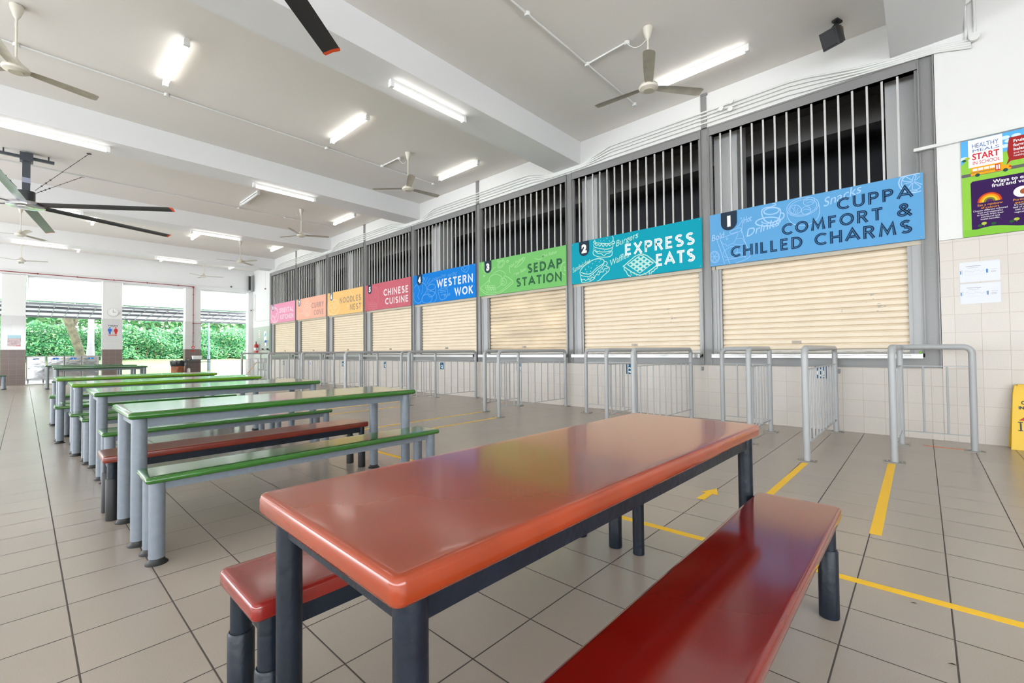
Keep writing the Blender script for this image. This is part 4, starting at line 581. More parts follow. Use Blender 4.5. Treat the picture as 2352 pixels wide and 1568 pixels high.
for kx in range(5):
    xa = -1.58-5.12*kx
    for y, nm in ((1.345,'left'),(3.825,'middle'),(6.34,'right')):
        if kx in (0,2) and nm == 'left': continue
        if kx == 4 and nm == 'left': pass
        on = not (kx == 2 and nm == 'middle')
        bay = ['nearest','second','third','fourth','farthest'][kx]
        x0_ = xa-1.3
        if kx == 4: x0_ = xa-1.3-.05; xa_ = xa-.05
        else: xa_ = xa
        tubelight((x0_,y),(xa_,y), ('%s tube light in the %s row of the %s ceiling bay' % ('lit white' if on else 'unlit grey', nm, bay)), on)
for kx in range(1,5):
    xc = .09-5.12*kx+.02
    for y0_, nm in ((3.17,'middle'),(-.33,'left')):
        tubelight((xc,y0_),(xc,y0_+1.29), 'lit tube light under the %s ceiling beam, %s one across the room' % (NB[kx-1], nm), True, 4.6)

# ---------------- ceiling fans ----------------
def fan(x, y, zh, angs, label, dark=False):
    t = thing('ceiling_fan', (x,y,zh), label, 'fan', 'white three-blade ceiling fans')
    build('canopy', MB().lathe([(.012,-.16),(.03,-.13),(.055,-.05),(.062,-.01),(.05,0)],(x,y,5.03),20), m_fan, t)
    build('rod', MB().cyl((x,y,zh+.06),(x,y,4.9),.011,n=10), m_fan, t)
    build('motor', MB().lathe([(.02,-.052),(.055,-.05),(.075,-.045),(.11,-.03),(.118,-.008),(.105,.018),(.06,.05),(.025,.10),(.014,.12)],(x,y,zh),28), m_fan, t)
    build('motor_ring', MB().lathe([(.058,-.053),(.063,-.053),(.063,-.047),(.058,-.047)],(x,y,zh),24), mat('fan_ring', (.52,.47,.36), .4), t)
    for a in angs:
        ca, sa = math.cos(math.radians(a)), math.sin(math.radians(a)); d = Vector((ca,sa,0)); n = Vector((-sa,ca,0)); tl = math.radians(-9)
        w = n*math.cos(tl)+Vector((0,0,math.sin(tl))); up_ = n.cross(d)*-1; c0 = Vector((x,y,zh-.005)); rings = []
        for s_, hw in ((.10,.04),(.16,.052),(.40,.062),(.66,.068),(.70,.058),(.712,.035)):
            c = c0+d*s_; rings.append([c-w*hw, c-w*hw*.3+Vector((0,0,.012)), c+w*hw*.5+Vector((0,0,.010)), c+w*hw, c+w*hw*.5+Vector((0,0,.006)), c-w*hw*.3+Vector((0,0,.008))])
        build('blade', MB().loft(rings), m_blade, t)
fan(-2.41,5.15,4.29,(-175,52,-64),'ceiling fan nearest the stalls beside the tube light above the pale blue sign')
fan(-7.45,5.12,4.31,(-139,84,-29),'ceiling fan in the second bay above the bright blue and light green signs')
fan(-12.54,5.13,4.31,(-153,60,-45),'ceiling fan in the third bay above the rose red sign')
fan(-17.66,5.13,4.31,(-99,26,129),'ceiling fan in the fourth bay above the salmon orange sign')
fan(-22.4,5.13,4.36,(66,186,-54),'ceiling fan farthest away above the pillar with the red pipe')
fan(-7.47,-.09,4.31,(102,222,-15),'ceiling fan cut by the left picture edge, largest of the white fans')
fan(-17.7,-.09,4.31,(-111,137,13),'ceiling fan just below the hub of the big dark fan')
fan(-22.6,-.09,4.31,(60,180,-60),'ceiling fan at the far left in front of the roller blinds')
def cable(mb, pts, r=.004): mb.tube(pts, r, 6)
for i, (x, y, lb) in enumerate(((-2.41,5.15,'nearest fan by the stalls'),(-7.45,5.12,'second bay fan'),(-7.47,-.09,'fan at the left edge'),(-12.54,5.13,'third bay fan'),(-17.66,5.13,'fourth bay fan'))):
    mb = MB(); x2, y2 = x-.30, y-.02; pts = []
    for q in range(9):
        s_ = q/8; pts.append((x2+(x-x2)*s_, y2+(y-y2)*s_, 4.99-.10*math.sin(math.pi*s_)-.09*s_))
    cable(mb, pts); build('fan_cable', mb, m_pipe, None, 'looping white cable feeding the '+lb, 'cable', 'fan cables')

def bigfan(x, y, zh, angs, label, rods=True):
    t = thing('large_industrial_fan', (x,y,zh), label, 'fan', 'large dark industrial fans')
    m_bf = mat('dark_aluminium', (.05,.053,.058), .28, metal=.35); m_tip = mat('orange_tip', (.85,.09,.02), .5)
    build('down_tube', MB().box((x-.055,y-.055,zh+.10),(x+.055,y+.055,4.93)), mat('dark_grey_steel', (.06,.07,.085), .4), t)
    build('label_band', MB().box((x-.058,y-.058,zh+.42),(x+.058,y+.058,zh+.52)), mat('pale_band', (.35,.38,.5), .4), t)
    build('mount_bar', MB().box((x-.03,y-.38,4.9),(x+.03,y+.38,4.95)).box((x-.09,y-.09,4.84),(x+.09,y+.09,5.0)).cyl((x,y-.3,4.95),(x,y-.3,5.03),.012).cyl((x,y+.3,4.95),(x,y+.3,5.03),.012), mat('dark_grey_steel', (.06,.07,.085), .4), t)
    build('motor', MB().cyl((x,y,zh+.06),(x,y,zh+.26),.13,.13,24).cyl((x,y,zh+.0),(x,y,zh+.06),.20,.17,24), m_bf, t)
    build('hub_ring', MB().lathe([(.24,-.045),(.27,-.04),(.28,0),(.27,.03),(.2,.035),(.2,-.02),(.12,-.035),(.12,-.05)],(x,y,zh),32), mat('polished_ring', (.5,.5,.52), .15, metal=1), t)
    for a in angs:
        ca, sa = math.cos(math.radians(a)), math.sin(math.radians(a)); d = Vector((ca,sa,0)); n = Vector((-sa,ca,0)); tl = math.radians(-16)
        w = n*math.cos(tl)+Vector((0,0,math.sin(tl))); rings = []; c0 = Vector((x,y,zh))
        sec = [(-1,0),(-.5,.02),(0,.028),(.5,.022),(1,.004),(.5,.006),(0,.010),(-.5,.004)]
        for s_ in (.22,.3,1.4,2.52,2.56): rings.append([c0+d*s_+w*(.085*q)+Vector((0,0,zz)) for q, zz in sec])
        bl = build('blade', MB().loft(rings), m_bf, t)
        rings = [[c0+d*s_+w*(k_*.086*q)+Vector((0,0,zz-.001)) for q, zz in sec] for s_, k_ in ((2.56,1.05),(2.60,.9))]
        build('tip', MB().loft(rings), m_tip, bl)
    if rods:
        for (ex,ey) in ((x+.8,y+.83),(x-.85,y+.85),(x+.8,y-.83),(x-.85,y-.85)):
            p0 = Vector((x+(.12 if ex > x else -.12), y+(.12 if ey > y else -.12), zh+.28)); p1 = Vector((ex,ey,5.02)); mb = MB().cyl(p0,p1,.005,n=6)
            mb.lathe([(.035,-.004),(.04,0),(.035,.004)],(ex,ey,5.02),14)
            for q in (.12,.2,.28): c = p0+(p1-p0)*q; mb.sphere(c,.016,5)
            for q in (.5,.65,.8,.93): c = p0+(p1-p0)*q; mb.sphere(c,.011,4)
            build('stay_cable', mb, mat('stay_wire', (.07,.07,.06), .5), t)
bigfan(-12.8,0,4.0,(51,111,171,231,291,351),'large dark industrial fan with orange blade tips at the left')
bigfan(-2.56,0,4.0,(9,69,129,189,249,309),'large dark industrial fan overhead, only one blade reaching in at the top edge')

# ---------------- conduits ----------------
def jbox(mb, x, y, z=5.01, r=.032): mb.cyl((x,y,z+.02),(x,y,z-.03),r,n=16)
GC = 'white electrical conduits'
def conduit(label, path, boxes=(), r=.0125):
    t = thing('conduit', path[0], label, 'pipe', GC)
    build('pipe', MB().tube(path, r, 8), m_pipe, t)
    for b_ in boxes:
        q = Vector(b_); build('junction_box', MB().cyl(q+Vector((0,0,.018)),q-Vector((0,0,.03)),.034,n=16), m_pipe, t)
conduit('white conduit with round junction boxes on the nearest ceiling bay', [(-3.33,-8.5,5.012),(-3.33,6.55,5.012)], [(-3.33,3.95,5.01),(-3.33,5.22,5.01),(-3.33,6.6,5.01)])
conduit('short white branch conduit to the nearest fan by the stalls', [(-3.33,5.22,5.014),(-2.72,5.19,5.014)], [(-2.71,5.19,5.0)])
conduit('white conduit with junction boxes on the second ceiling bay', [(-8.39,-8.5,5.012),(-8.39,6.5,5.012)], [(-8.39,-.1,5.01),(-8.39,1.43,5.01),(-8.39,3.91,5.01),(-8.37,5.1,5.01),(-8.39,6.46,5.01)])
conduit('short white branch conduit to the second bay fan', [(-8.37,5.1,5.014),(-7.76,5.12,5.014)], [(-7.75,5.12,5.0)])
conduit('white conduit on the third ceiling bay beside the unlit tube', [(-13.6,-8.5,5.012),(-13.6,6.5,5.012)], [(-13.6,3.9,5.01),(-13.6,5.1,5.01)])
yy = YW-.022
def jog(z, dz, k0): # wall conduit dipping under each beam
    P = [(.42,yy,z-.14)]
    for k in range(5):
        xc = .09-5.12*k
        P += [(xc-.42,yy,min(z,4.5+dz)),(xc-.9,yy,z)] if k == 0 else [(xc+.85,yy,z),(xc+.33,yy-.0,4.52+dz),(xc-.33,yy,4.52+dz),(xc-.85,yy,z)]
    if len(P) > 1: P = P[1:]
    return P
for q, (z, lb) in enumerate(((4.74,'topmost'),(4.685,'second'),(4.63,'third'),(4.565,'lowest'))):
    pa = [(.47,yy,4.40+.055*(3-q)*.5),(.2,yy,4.475+.02*(3-q))]+[(-.5,yy,4.51+.03*(3-q)),(-1.1,yy,z-.02),(-1.3,yy,z)]
    for k in range(1,5):
        xc = .09-5.12*k; pa += [(xc+.95,yy,z),(xc+.36,yy,4.53+.018*(3-q)),(xc-.36,yy,4.53+.018*(3-q)),(xc-.95,yy,z)]
    pa = [p for p in pa if p[0] > -20.5]+[(-20.52,yy,4.56+.018*(3-q))]
    conduit('%s of the four white conduits running along the wall band above the grilles' % lb, pa, (), .0135)
for (x,z,lb) in ((-2.02,4.74,'upper right'),(-2.16,4.685,'left'),(-2.03,4.63,'lower right')):
    build('conduit_box', MB().cyl((x,yy-.02,z),(x,yy-.05,z),.036,n=16), m_pipe, None, 'round white conduit box on the wall band, %s of three' % lb, 'junction box', 'three round conduit boxes on the wall band')
for x, lb in ((.43,'left'),(.50,'right')):
    conduit('white conduit rising beside the right ceiling beam, %s one' % lb, [(x,yy,4.5),(x,yy,4.98)], ())
build('conduit_box', MB().cyl((.49,yy-.01,4.49),(.49,yy-.05,4.49),.045,n=16), m_pipe, None, 'round white box where the conduits turn up beside the right beam', 'junction box')
build('conduit_box', MB().cyl((.43,yy-.01,4.93),(.43,yy-.05,4.93),.05,n=16), m_pipe, None, 'round white box high up beside the right ceiling beam', 'junction box')

# ---------------- speaker ----------------
t = thing('wall_speaker', (-.72,6.62,4.75), 'black box loudspeaker hanging from the ceiling at the upper right', 'speaker')
d = Vector((-.25,-.75,-.45)).normalized(); s_ = d.cross(Vector((0,0,1))).normalized(); u_ = s_.cross(d); c = Vector((-.72,6.60,4.83))
rings = [[c+d*q+s_*a*hw+u_*b_*hh for a, b_ in ((-1,-1),(1,-1),(1,1),(-1,1))] for q, hw, hh in ((-.11,.06,.075),(-.09,.075,.09),(.08,.10,.105),(.105,.09,.10))]
build('cabinet', MB().loft(rings), mat('speaker_black', (.028,.03,.032), .5), t)
build('grille', MB().loft([[c+d*q+s_*a*hw+u_*b_*hh for a, b_ in ((-1,-1),(1,-1),(1,1),(-1,1))] for q, hw, hh in ((.104,.085,.092),(.118,.07,.08))]), mat('speaker_mesh', (.04,.042,.045), .7, bump=.5, bscale=200), t)
mb = MB().cyl(c+u_*.09,(-.68,6.62,5.0),.016,n=10).obox((-.68,6.62,5.018),(.02,.05,0),(-.03,.012,0),(0,0,.012)).sphere((-.69,6.62,4.96),.025,6)
build('bracket', mb, m_black, t)
build('backing_block', MB().box((-.70,6.68,4.90),(-.63,6.74,4.97)), mat('bare_wood', (.35,.20,.07), .7), t)
# ---------------- poster and papers on the right wall ----------------
t = thing('wall_poster', (.95,YW-.012,2.29), 'colourful healthy meals poster with a yellow school bus on the wall at the right edge', 'poster')
X0, X1 = .363, 1.55; yp = YW-.013
build('sheet', MB().box((X0,yp,2.29),(X1,yp+.004,3.365)), mat('poster_green', (.27,.56,.06), .35), t)
pw = plane((0,yp,0),(1,0,0),(0,0,1))
def pp(nm, col, fn, mn=None):
    mb = MB(); fn(mb); return build(nm, mb, mat(mn or 'poster_'+nm, col, .4), t, smooth=False)
def g_(mb): poly(mb, pw, [(X0,3.10),(.42,3.16),(.70,3.16),(.9,3.2),(X1,3.15),(X1,3.365),(X0,3.365)], .0005)
pp('sky', (.10,.42,.80), g_)
def g_(mb):
    for c in ((.70,3.31),(.73,3.27),(.78,3.31),(.70,3.22),(.37,3.17)): poly(mb, pw, arc(c[0] if c[0] > .4 else .39,c[1],.035,.02,0,360,14)[:-1], .0007+.00005*c[0])
pp('clouds', (.62,.78,.90), g_)
def g_(mb): rect(mb, pw, .42, 3.055, .68, 3.362, .001)
pp('title_card', (.84,.85,.86), g_)
def g_(mb): rect(mb, pw, X0, 2.958, X1, 2.992, .001)
pp('road', (.13,.12,.13), g_)
def g_(mb): poly(mb, pw, [(.431,2.34),(.431,2.88),(.445,2.90),(X1,2.90),(X1,2.34)], .001)
pp('purple_panel', (.035,.008,.08), g_)
def g_(mb): poly(mb, pw, [(X0,2.291),(X1,2.291),(X1,2.42)]+[(X1-.06*k,2.36+.02*math.cos(k*.75+.6)) for k in range(1,19)]+[(X0,2.37)], .0016)
pp('hills', (.22,.53,.05), g_)
def g_(mb): poly(mb, pw, [(.729,3.30),(.72,3.24),(.712,3.15),(.722,3.08),(.702,3.012),(.737,3.05),(1.1,3.05),(1.1,3.30)], .001)
pp('speech_bubble', (.36,.02,.02), g_)
def g_(mb):
    ftext(mb, pw, 'HEALTHY', .448, 3.268, .07, .0018, width=.20); ftext(mb, pw, 'MEALS', .450, 3.222, .045, .0018, width=.20)
pp('blue_title', (.03,.13,.42), g_)
def g_(mb):
    ftext(mb, pw, 'START', .449, 3.138, .095, .0018, width=.205, off=.002); ftext(mb, pw, 'IN SCHOOL', .451, 3.082, .055, .0018, width=.205)
pp('red_title', (.60,.01,.02), g_)
def g_(mb):
    for s_, v, z_ in (('Fruit',3.24,.042),('form',3.195,.042),('balanced',3.152,.042)): ftext(mb, pw, s_, .757, v, z_, .0018, off=.001)
    for s_, v, z_ in (('and help',3.118,.028),('healthy',3.088,.028)): ftext(mb, pw, s_, .757, v, z_, .0018)
    ftext(mb, pw, 'Ways to enjoy', .602, 2.842, .052, .0018, off=.0012); ftext(mb, pw, 'fruit and veg', .592, 2.80, .052, .0018, off=.0012)
    for k, s_ in enumerate(('Choose different coloured','fruit and vegetables','to benefit from their','nutritional and','health benefits.')): ftext(mb, pw, s_, .573, 2.556-.0245*k, .024, .0018, 'CENTER')
    for k, s_ in enumerate(("It's simple","half of your","with fruit","vegetables")): ftext(mb, pw, s_, .80, 2.560-.0255*k, .025, .0018, 'CENTER')
pp('white_wording', (.85,.83,.84), g_)
def g_(mb):
    ftext(mb, pw, 'Eat a rainbow', .573, 2.612, .034, .0018, 'CENTER'); ftext(mb, pw, 'of colours', .573, 2.58, .034, .0018, 'CENTER')
    ftext(mb, pw, 'Portions', .80, 2.612, .034, .0018, 'CENTER'); ftext(mb, pw, 'matter', .80, 2.58, .034, .0018, 'CENTER')
pp('orange_wording', (.80,.33,.02), g_)
for k, (r0, r1, c) in enumerate(((.078,.092,(.62,.05,.01)),(.060,.078,(.80,.30,.01)),(.044,.060,(.85,.55,.03)),(.028,.044,(.18,.20,.03)),(.008,.028,(.12,.03,.10)))):
    def g_(mb): ribbon(mb, pw, [(.572+math.cos(a)*(r0+r1)/2, 2.65+math.sin(a)*(r0+r1)/2*1.08) for a in [math.pi*q/14 for q in range(15)]], r1-r0+.001, .0018)
    pp('rainbow_band', c, g_, 'poster_rainbow_%d' % k)
def g_(mb): poly(mb, pw, arc(.81,2.703,.064,.058,0,360,24)[:-1], .0018)
pp('plate', (.85,.84,.82), g_)
def g_(mb): poly(mb, pw, arc(.822,2.703,.03,.03,0,360,9)[:-1], .0022)
pp('salad', (.35,.10,.03), g_)
def g_(mb): poly(mb, pw, [(.436,2.963),(.436,3.045),(.445,3.055),(.675,3.055),(.682,3.02),(.735,3.012),(.738,2.968),(.73,2.963)], .0020)
pp('bus_body', (.85,.36,.01), g_)
def g_(mb):
    for k in range(4): rect(mb, pw, .45+.044*k, 3.012, .487+.044*k, 3.038, .0024)
    for a in (.628,.645): rect(mb, pw, a, 2.985, a+.011, 3.035, .0026)
pp('bus_windows', (.85,.86,.85), g_)
def g_(mb): rect(mb, pw, .622, 2.972, .66, 3.044, .0023); rect(mb, pw, .722, 2.985, .738, 3.0, .0023)
pp('bus_door', (.55,.02,.02), g_)
def g_(mb):
    for a in (.487,.696): poly(mb, pw, arc(a,2.962,.019,.019,0,360,14)[:-1], .0026)
    rect(mb, pw, .437, 2.990, .62, 2.994, .0022); rect(mb, pw, .437, 2.998, .62, 3.001, .0022)
pp('bus_wheels', (.02,.07,.06), g_)
def g_(mb):
    for a, v in ((.495,2.40),(.598,2.405),(.728,2.40),(.387,3.147),(.89,2.42)): poly(mb, pw, arc(a,v,.019,.014,0,360,10)[:-1], .0026); rect(mb, pw, a-.001, v-.025, a+.001, v, .0025)
pp('dark_trees', (.02,.10,.03), g_)
def g_(mb):
    for a, v in ((.526,2.418),(.764,2.418),(.412,3.165)): poly(mb, pw, arc(a,v,.021,.016,0,360,10)[:-1], .0028); rect(mb, pw, a-.001, v-.03, a+.001, v, .0027)
pp('light_trees', (.42,.50,.06), g_)
for z0, lb in ((1.785,'upper'),(1.545,'lower')):
    tt = thing('taped_paper', (.48,YW-.012,z0), '%s of two white chart papers taped on the cream tiles below the poster' % lb, 'paper', 'white chart papers on the tiled wall')
    mb = MB(); y_ = YW-.010
    mb.add([(.323,y_,z0),(.635,y_,z0),(.635,y_,z0+.222),(.323,y_,z0+.224),(.323,y_-.001,z0),(.635,y_-.004,z0),(.635,y_-.006,z0+.222),(.323,y_-.002,z0+.224)], [(3,2,1,0),(4,5,6,7),(0,1,5,4),(1,2,6,5),(2,3,7,6),(3,0,4,7)])
    build('sheet', mb, mat('paper_white', (.72,.74,.80), .7), tt)
    p2 = plane((.323,YW-.0165,z0),(1,0,0),(0,0,1)); mb = MB(); b2 = MB()
    ribbon(mb, p2, [(.05,.176),(.165,.176)], .004, .0003); ribbon(mb, p2, [(.066,.158),(.147,.158)], .002, .0003)
    ribbon(mb, p2, [(.24,.127),(.287,.127)], .0015, .0003)
    for k in range(3): ribbon(mb, p2, [(.24,.108-.006*k),(.28,.108-.006*k)], .0016, .0003)
    for k in range(14): ribbon(mb, p2, [(.048+.012*k,.083),(.052+.012*k,.083)], .0015, .0003)
    ribbon(mb, p2, [(.021,.09),(.021,.14)], .002, .0003)
    ribbon(mb, p2, [(.045+.0065*k, .12+.013*math.sin(k*.9)*math.sin(k*.37+1)) for k in range(26)], .001, .0003)
    build('chart_lines', mb, mat('print_grey', (.22,.22,.26), .6), tt, smooth=False)
    rect(b2, p2, .006, .092, .012, .132, .0004); rect(b2, p2, .207, .09, .213, .132, .0004); rect(b2, p2, .216, .09, .220, .132, .0004)
    build('blue_bars', b2, mat('print_blue', (.0,.2,.55), .6), tt, smooth=False)
# yellow floor sign
t = thing('caution_sign', (.95,7.02,0), 'yellow folding wet floor sign standing at the right edge against the tiles', 'sign')
m_cy = mat('caution_yellow', (.80,.50,.005), .4, bump=.05, bscale=20)
mb = MB(); W0, W1, HH = .165, .13, .66
for sg_, yb, yt in ((-1,6.93,7.02),(1,7.10,7.04)):
    cx = .835
    def q(u, z): return Vector((cx+u, yb+(yt-yb)*z/HH, z))
    for (u0a,u0b,z0,u1a,u1b,z1) in ((-.18,-.08,0,-.178,-.08,.03),(.08,.18,0,.08,.178,.03),(-.178,.178,.03,-.15,.15,.56),(-.15,-.055,.56,-.142,-.055,.62),(.055,.15,.56,.055,.142,.62),(-.142,.142,.62,-.135,.135,HH)):
        a = [q(u0a,z0),q(u0b,z0),q(u1b,z1),q(u1a,z1)]; off_ = Vector((0,.018,0)); mb.add(a+[p+off_ for p in a], [(0,1,2,3),(7,6,5,4),(0,4,5,1),(1,5,6,2),(2,6,7,3),(3,7,4,0)])
build('panels', mb, m_cy, t)
Vv = Vector((0,.09,HH)).normalized(); pc = plane((.835,6.93,0),(1,0,0),Vv)
mb = MB(); ftext(mb, pc, 'CAUTION', 0, .47, .05, .002, 'CENTER', off=.002, width=.19); ftext(mb, pc, 'IN PROGRESS', 0, .42, .042, .002, 'CENTER', off=.002, width=.23)
ftext(mb, pc, 'I', -.118, .20, .11, .002, off=0); ribbon(mb, pc, [(-.125,.285),(-.09,.285)], .008, .002); ribbon(mb, pc, [(-.125,.20),(-.09,.20)], .008, .002); ribbon(mb, pc, [(-.108,.20),(-.108,.285)], .008, .0022)
build('black_wording', mb, m_black, t, smooth=False)
mb = MB(); ribbon(mb, pc, [(-.10,.31),(0,.40),(.10,.31),(-.10,.31)], .018, .002, True); build('red_triangle', mb, mat('caution_red', (.5,.02,.01), .5), t, smooth=False)
mb = MB().box((.72,6.99,.655),(.95,7.07,.672)); build('top_hinge', mb, m_cy, t)
# wall brackets below the counter
for x, lb in ((-2.52,'left of the pale blue stall'),(-.80,'below the pale blue stall counter')):
    build('wall_hook', MB().box((x-.015,YW-.02,.745),(x+.015,YW-.001,.80)).cyl((x,YW-.02,.75),(x,YW-.035,.75),.014,n=10), m_galv, None, 'small metal hook plate on the low tiled wall '+lb, 'hook')
# plastic film on counters
for x0_, x1_, lb in ((-2.36,-.1,'pale blue'),(-4.6,-2.5,'teal')):
    mb = MB(); n = 40; vs = []
    for i in range(n+1):
        x = x0_+(x1_-x0_)*i/n; a_ = math.sin(i*1.7)*.012+math.sin(i*.6+1)*.01
        vs += [(x,YW+.055,1.014+abs(a_)*.3),(x,YW+.0+a_,1.012+abs(math.sin(i*.9))*.014),(x,YW-.06+a_,.998),(x,YW-.125,.985-abs(math.sin(i*.5))*.02)]
    mb.add(vs, [(4*i+j,4*i+j+1,4*i+j+5,4*i+j+4) for i in range(n) for j in range(3)])
    build('plastic_film', mb, mat('clear_film', (.75,.78,.76), .15, alpha=.35, bump=.5, bscale=25), None, 'crumpled clear plastic film lying on the counter of the %s stall' % lb, 'plastic film', 'plastic films on the counters')
mb = MB().sphere((-.02,7.06,1.005),.014,6); build('green_bottle_cap', mb, mat('lime_cap', (.2,.6,.02), .4), None, 'tiny lime green cap on the rightmost counter end', 'cap')
# ---------------- end wall things ----------------
xf = XE+.014; E_ = plane((xf,0,0),(0,1,0),(0,0,1))
t = thing('wall_clock', (XE,2.40,2.77), 'round white wall clock on the pillar above the toilets sign', 'clock')
build('case', MB().cyl((XE+.001,2.40,2.77),(XE+.035,2.40,2.77),.18,.175,36), mat('clock_rim', (.55,.58,.60), .4), t)
build('face', MB().cyl((XE+.034,2.40,2.77),(XE+.038,2.40,2.77),.16,.16,36), m_white, t)
pc = plane((XE+.0385,2.40,2.77),(0,1,0),(0,0,1)); mb = MB(); ribbon(mb, pc, [(0,-.01),(0,.11)], .012, .001); ribbon(mb, pc, [(-.01,0),(.085,0)], .014, .001)
for k in range(12): a = math.radians(30*k); ribbon(mb, pc, [(.125*math.cos(a),.125*math.sin(a)),(.145*math.cos(a),.145*math.sin(a))], .008, .001)
build('hands', mb, mat('clock_dark', (.08,.09,.10), .5), t, smooth=False)
t = thing('toilets_sign', (xf,2.40,1.85), 'toilets sign with blue and red figures and a red arrow on the clock pillar', 'sign')
mb = MB(); ftext(mb, E_, 'TOILETS', 2.40, 2.20, .085, .002, 'CENTER', off=.002, width=.30); build('wording', mb, m_black, t, smooth=False)
def person2(mb, c, skirt):
    poly(mb, E_, arc(c,2.145,.024,.028,0,360,12)[:-1], .002)
    if skirt: poly(mb, E_, [(c-.04,2.11),(c+.04,2.11),(c+.065,2.02),(c+.04,1.98),(c+.03,1.90),(c-.03,1.90),(c-.04,1.98),(c-.065,2.02)], .002)
    else: poly(mb, E_, [(c-.055,2.11),(c+.055,2.11),(c+.06,2.0),(c+.032,2.0),(c+.03,1.90),(c-.03,1.90),(c-.032,2.0),(c-.06,2.0)], .002)
mb = MB(); person2(mb, 2.31, False); build('man_figure', mb, m_blue, t, smooth=False)
mb = MB(); person2(mb, 2.49, True); poly(mb, E_, [(2.26,1.835),(2.48,1.835),(2.48,1.82),(2.54,1.85),(2.48,1.88),(2.48,1.865),(2.26,1.865)], .002); build('woman_figure_and_arrow', mb, mat('sign_red', (.60,.04,.04), .5), t, smooth=False)
mb = MB(); rect(mb, E_, 2.395, 1.90, 2.402, 2.17, .002); build('divider', mb, mat('clock_dark', (.08,.09,.10), .5), t, smooth=False)
t = thing('pillar_poster', (xf,-.25,1.4), 'pale pink and blue poster on the leftmost tiled pillar', 'poster')
build('sheet', MB().box((xf-.001,-.40,1.40),(xf+.003,-.08,1.80)), mat('pastel_print', (.62,.50,.52), .5, noise=.35, nscale=14), t)
build('sky_band', MB().box((xf+.003,-.40,1.69),(xf+.0045,-.08,1.80)), mat('pastel_blue', (.42,.66,.74), .5), t)
build('red_band', MB().box((xf+.003,-.20,1.40),(xf+.0045,-.08,1.44)), mat('pastel_red', (.62,.22,.28), .5), t)
# red pipe
t = thing('fire_pipe', (XE+.05,5.07,1.32), 'thin red fire pipe along the end beam and down the right pillar', 'pipe')
build('pipe', MB().tube([(XE+.05,-8,4.06),(XE+.05,5.02,4.06),(XE+.05,5.07,4.0),(XE+.05,5.07,1.40)], .015, 8).tube([(XE+.05,5.07,2.42),(XE+.05,5.42,2.42)], .013, 8), m_redpipe, t)
mb = MB()
for k in range(11): mb.box((XE+.014,-6.0+k*1.05,4.035),(XE+.08,-5.97+k*1.05,4.085))
for z in (3.7,2.8,2.42,2.0,1.6): mb.box((XE+.014,5.045,z-.012),(XE+.08,5.095,z+.012))
mb.sphere((XE+.05,5.07,4.04),.04,6).sphere((XE+.05,5.07,2.42),.035,6); build('clamps', mb, m_redpipe, t)
build('end_valve', MB().cyl((XE+.02,5.07,1.36),(XE+.07,5.07,1.36),.062,n=20), m_red, t); mb = MB(); rect(mb, plane((XE+.0705,0,0),(0,1,0),(0,0,1)), 5.035, 1.345, 5.105, 1.375, .001); build('valve_label', mb, m_white, t, smooth=False)
build('red_label', MB().box((XE+.0125,5.0,1.17),(XE+.016,5.14,1.22)), m_red, None, 'small red label on the brown tiles under the red pipe', 'label')
# blinds
for y0_, y1_, lb in ((-2.6,-.57,'cut by the left picture edge'),(.06,2.08,'between the poster pillar and the clock pillar'),(2.71,4.77,'between the clock pillar and the red pipe pillar'),(5.39,7.26,'at the far right corner')):
    t = thing('roller_blind', (XE-.15,(y0_+y1_)/2,3.06), 'translucent white roller blind half lowered '+lb, 'blind', 'roller blinds of the open bays')
    build('fabric', MB().box((XE-.155,y0_-.02,3.09),(XE-.15,y1_+.02,3.95)), MATS.get('blind_fabric') or fabric_mat('blind_fabric', (.9,.92,.92), .7), t)
    build('bottom_rail', MB().box((XE-.17,y0_+.01,3.06),(XE-.135,y1_-.01,3.09)), mat('blind_rail', (.25,.42,.36), .4), t)
    build('head_tube', MB().cyl((XE-.15,y0_+.01,3.945),(XE-.15,y1_-.01,3.945),.035,n=14), m_white, t)
    build('chain', MB().cyl((XE-.10,y0_+.03,3.0),(XE-.10,y0_+.03,3.95),.008,n=6), m_white, t)
# trunking on end beam
build('cable_trunking', MB().box((XE,-8,4.14),(XE+.02,7.4,4.165)), m_pipe, None, 'thin white cable trunking above the red fire pipe', 'trunking')
build('small_camera', MB().sphere((XE+.06,6.55,4.2),.035,6).box((XE,6.53,4.2),(XE+.05,6.57,4.24)), mat('cam_brown', (.10,.07,.05), .4), None, 'tiny dark dome camera on the end beam near the corner', 'camera')
t = thing('column_speaker', (XE+.16,7.33,4.05), 'tall slim grey column loudspeaker in the far corner', 'speaker')
build('cabinet', MB().box((XE+.06,7.22,4.05),(XE+.22,7.40,4.78)), mat('speaker_grey', (.30,.32,.32), .5), t)
build('grille', MB().box((XE+.22,7.23,4.1),(XE+.228,7.32,4.75)), m_dark, t)
build('bracket', MB().box((XE,7.28,4.78),(XE+.2,7.34,4.82)).box((XE,7.28,4.02),(XE+.2,7.34,4.05)), m_white, t)
t = thing('security_camera', (XE+.15,7.2,3.1), 'small white camera on the corner strip beside the last blind', 'camera')
build('body', MB().cyl((XE+.05,7.40,3.16),(XE+.25,7.33,3.12),.035,n=12), m_white, t); build('lens', MB().cyl((XE+.25,7.33,3.12),(XE+.26,7.327,3.118),.028,n=12), m_dark, t); build('bracket', MB().cyl((XE+.02,7.40,3.24),(XE+.12,7.38,3.16),.012,n=8), m_white, t)
t = thing('hanging_bell', (-21.7,7.3,3.95), 'small brown ball hanging on a wire beside the last stall', 'bell')
build('wire', MB().cyl((-21.7,7.3,4.0),(-21.7,7.3,5.03),.006,n=6), m_pipe, t); build('ball', MB().sphere((-21.7,7.3,3.96),.035,6), mat('bell_brown', (.16,.09,.06), .4), t)
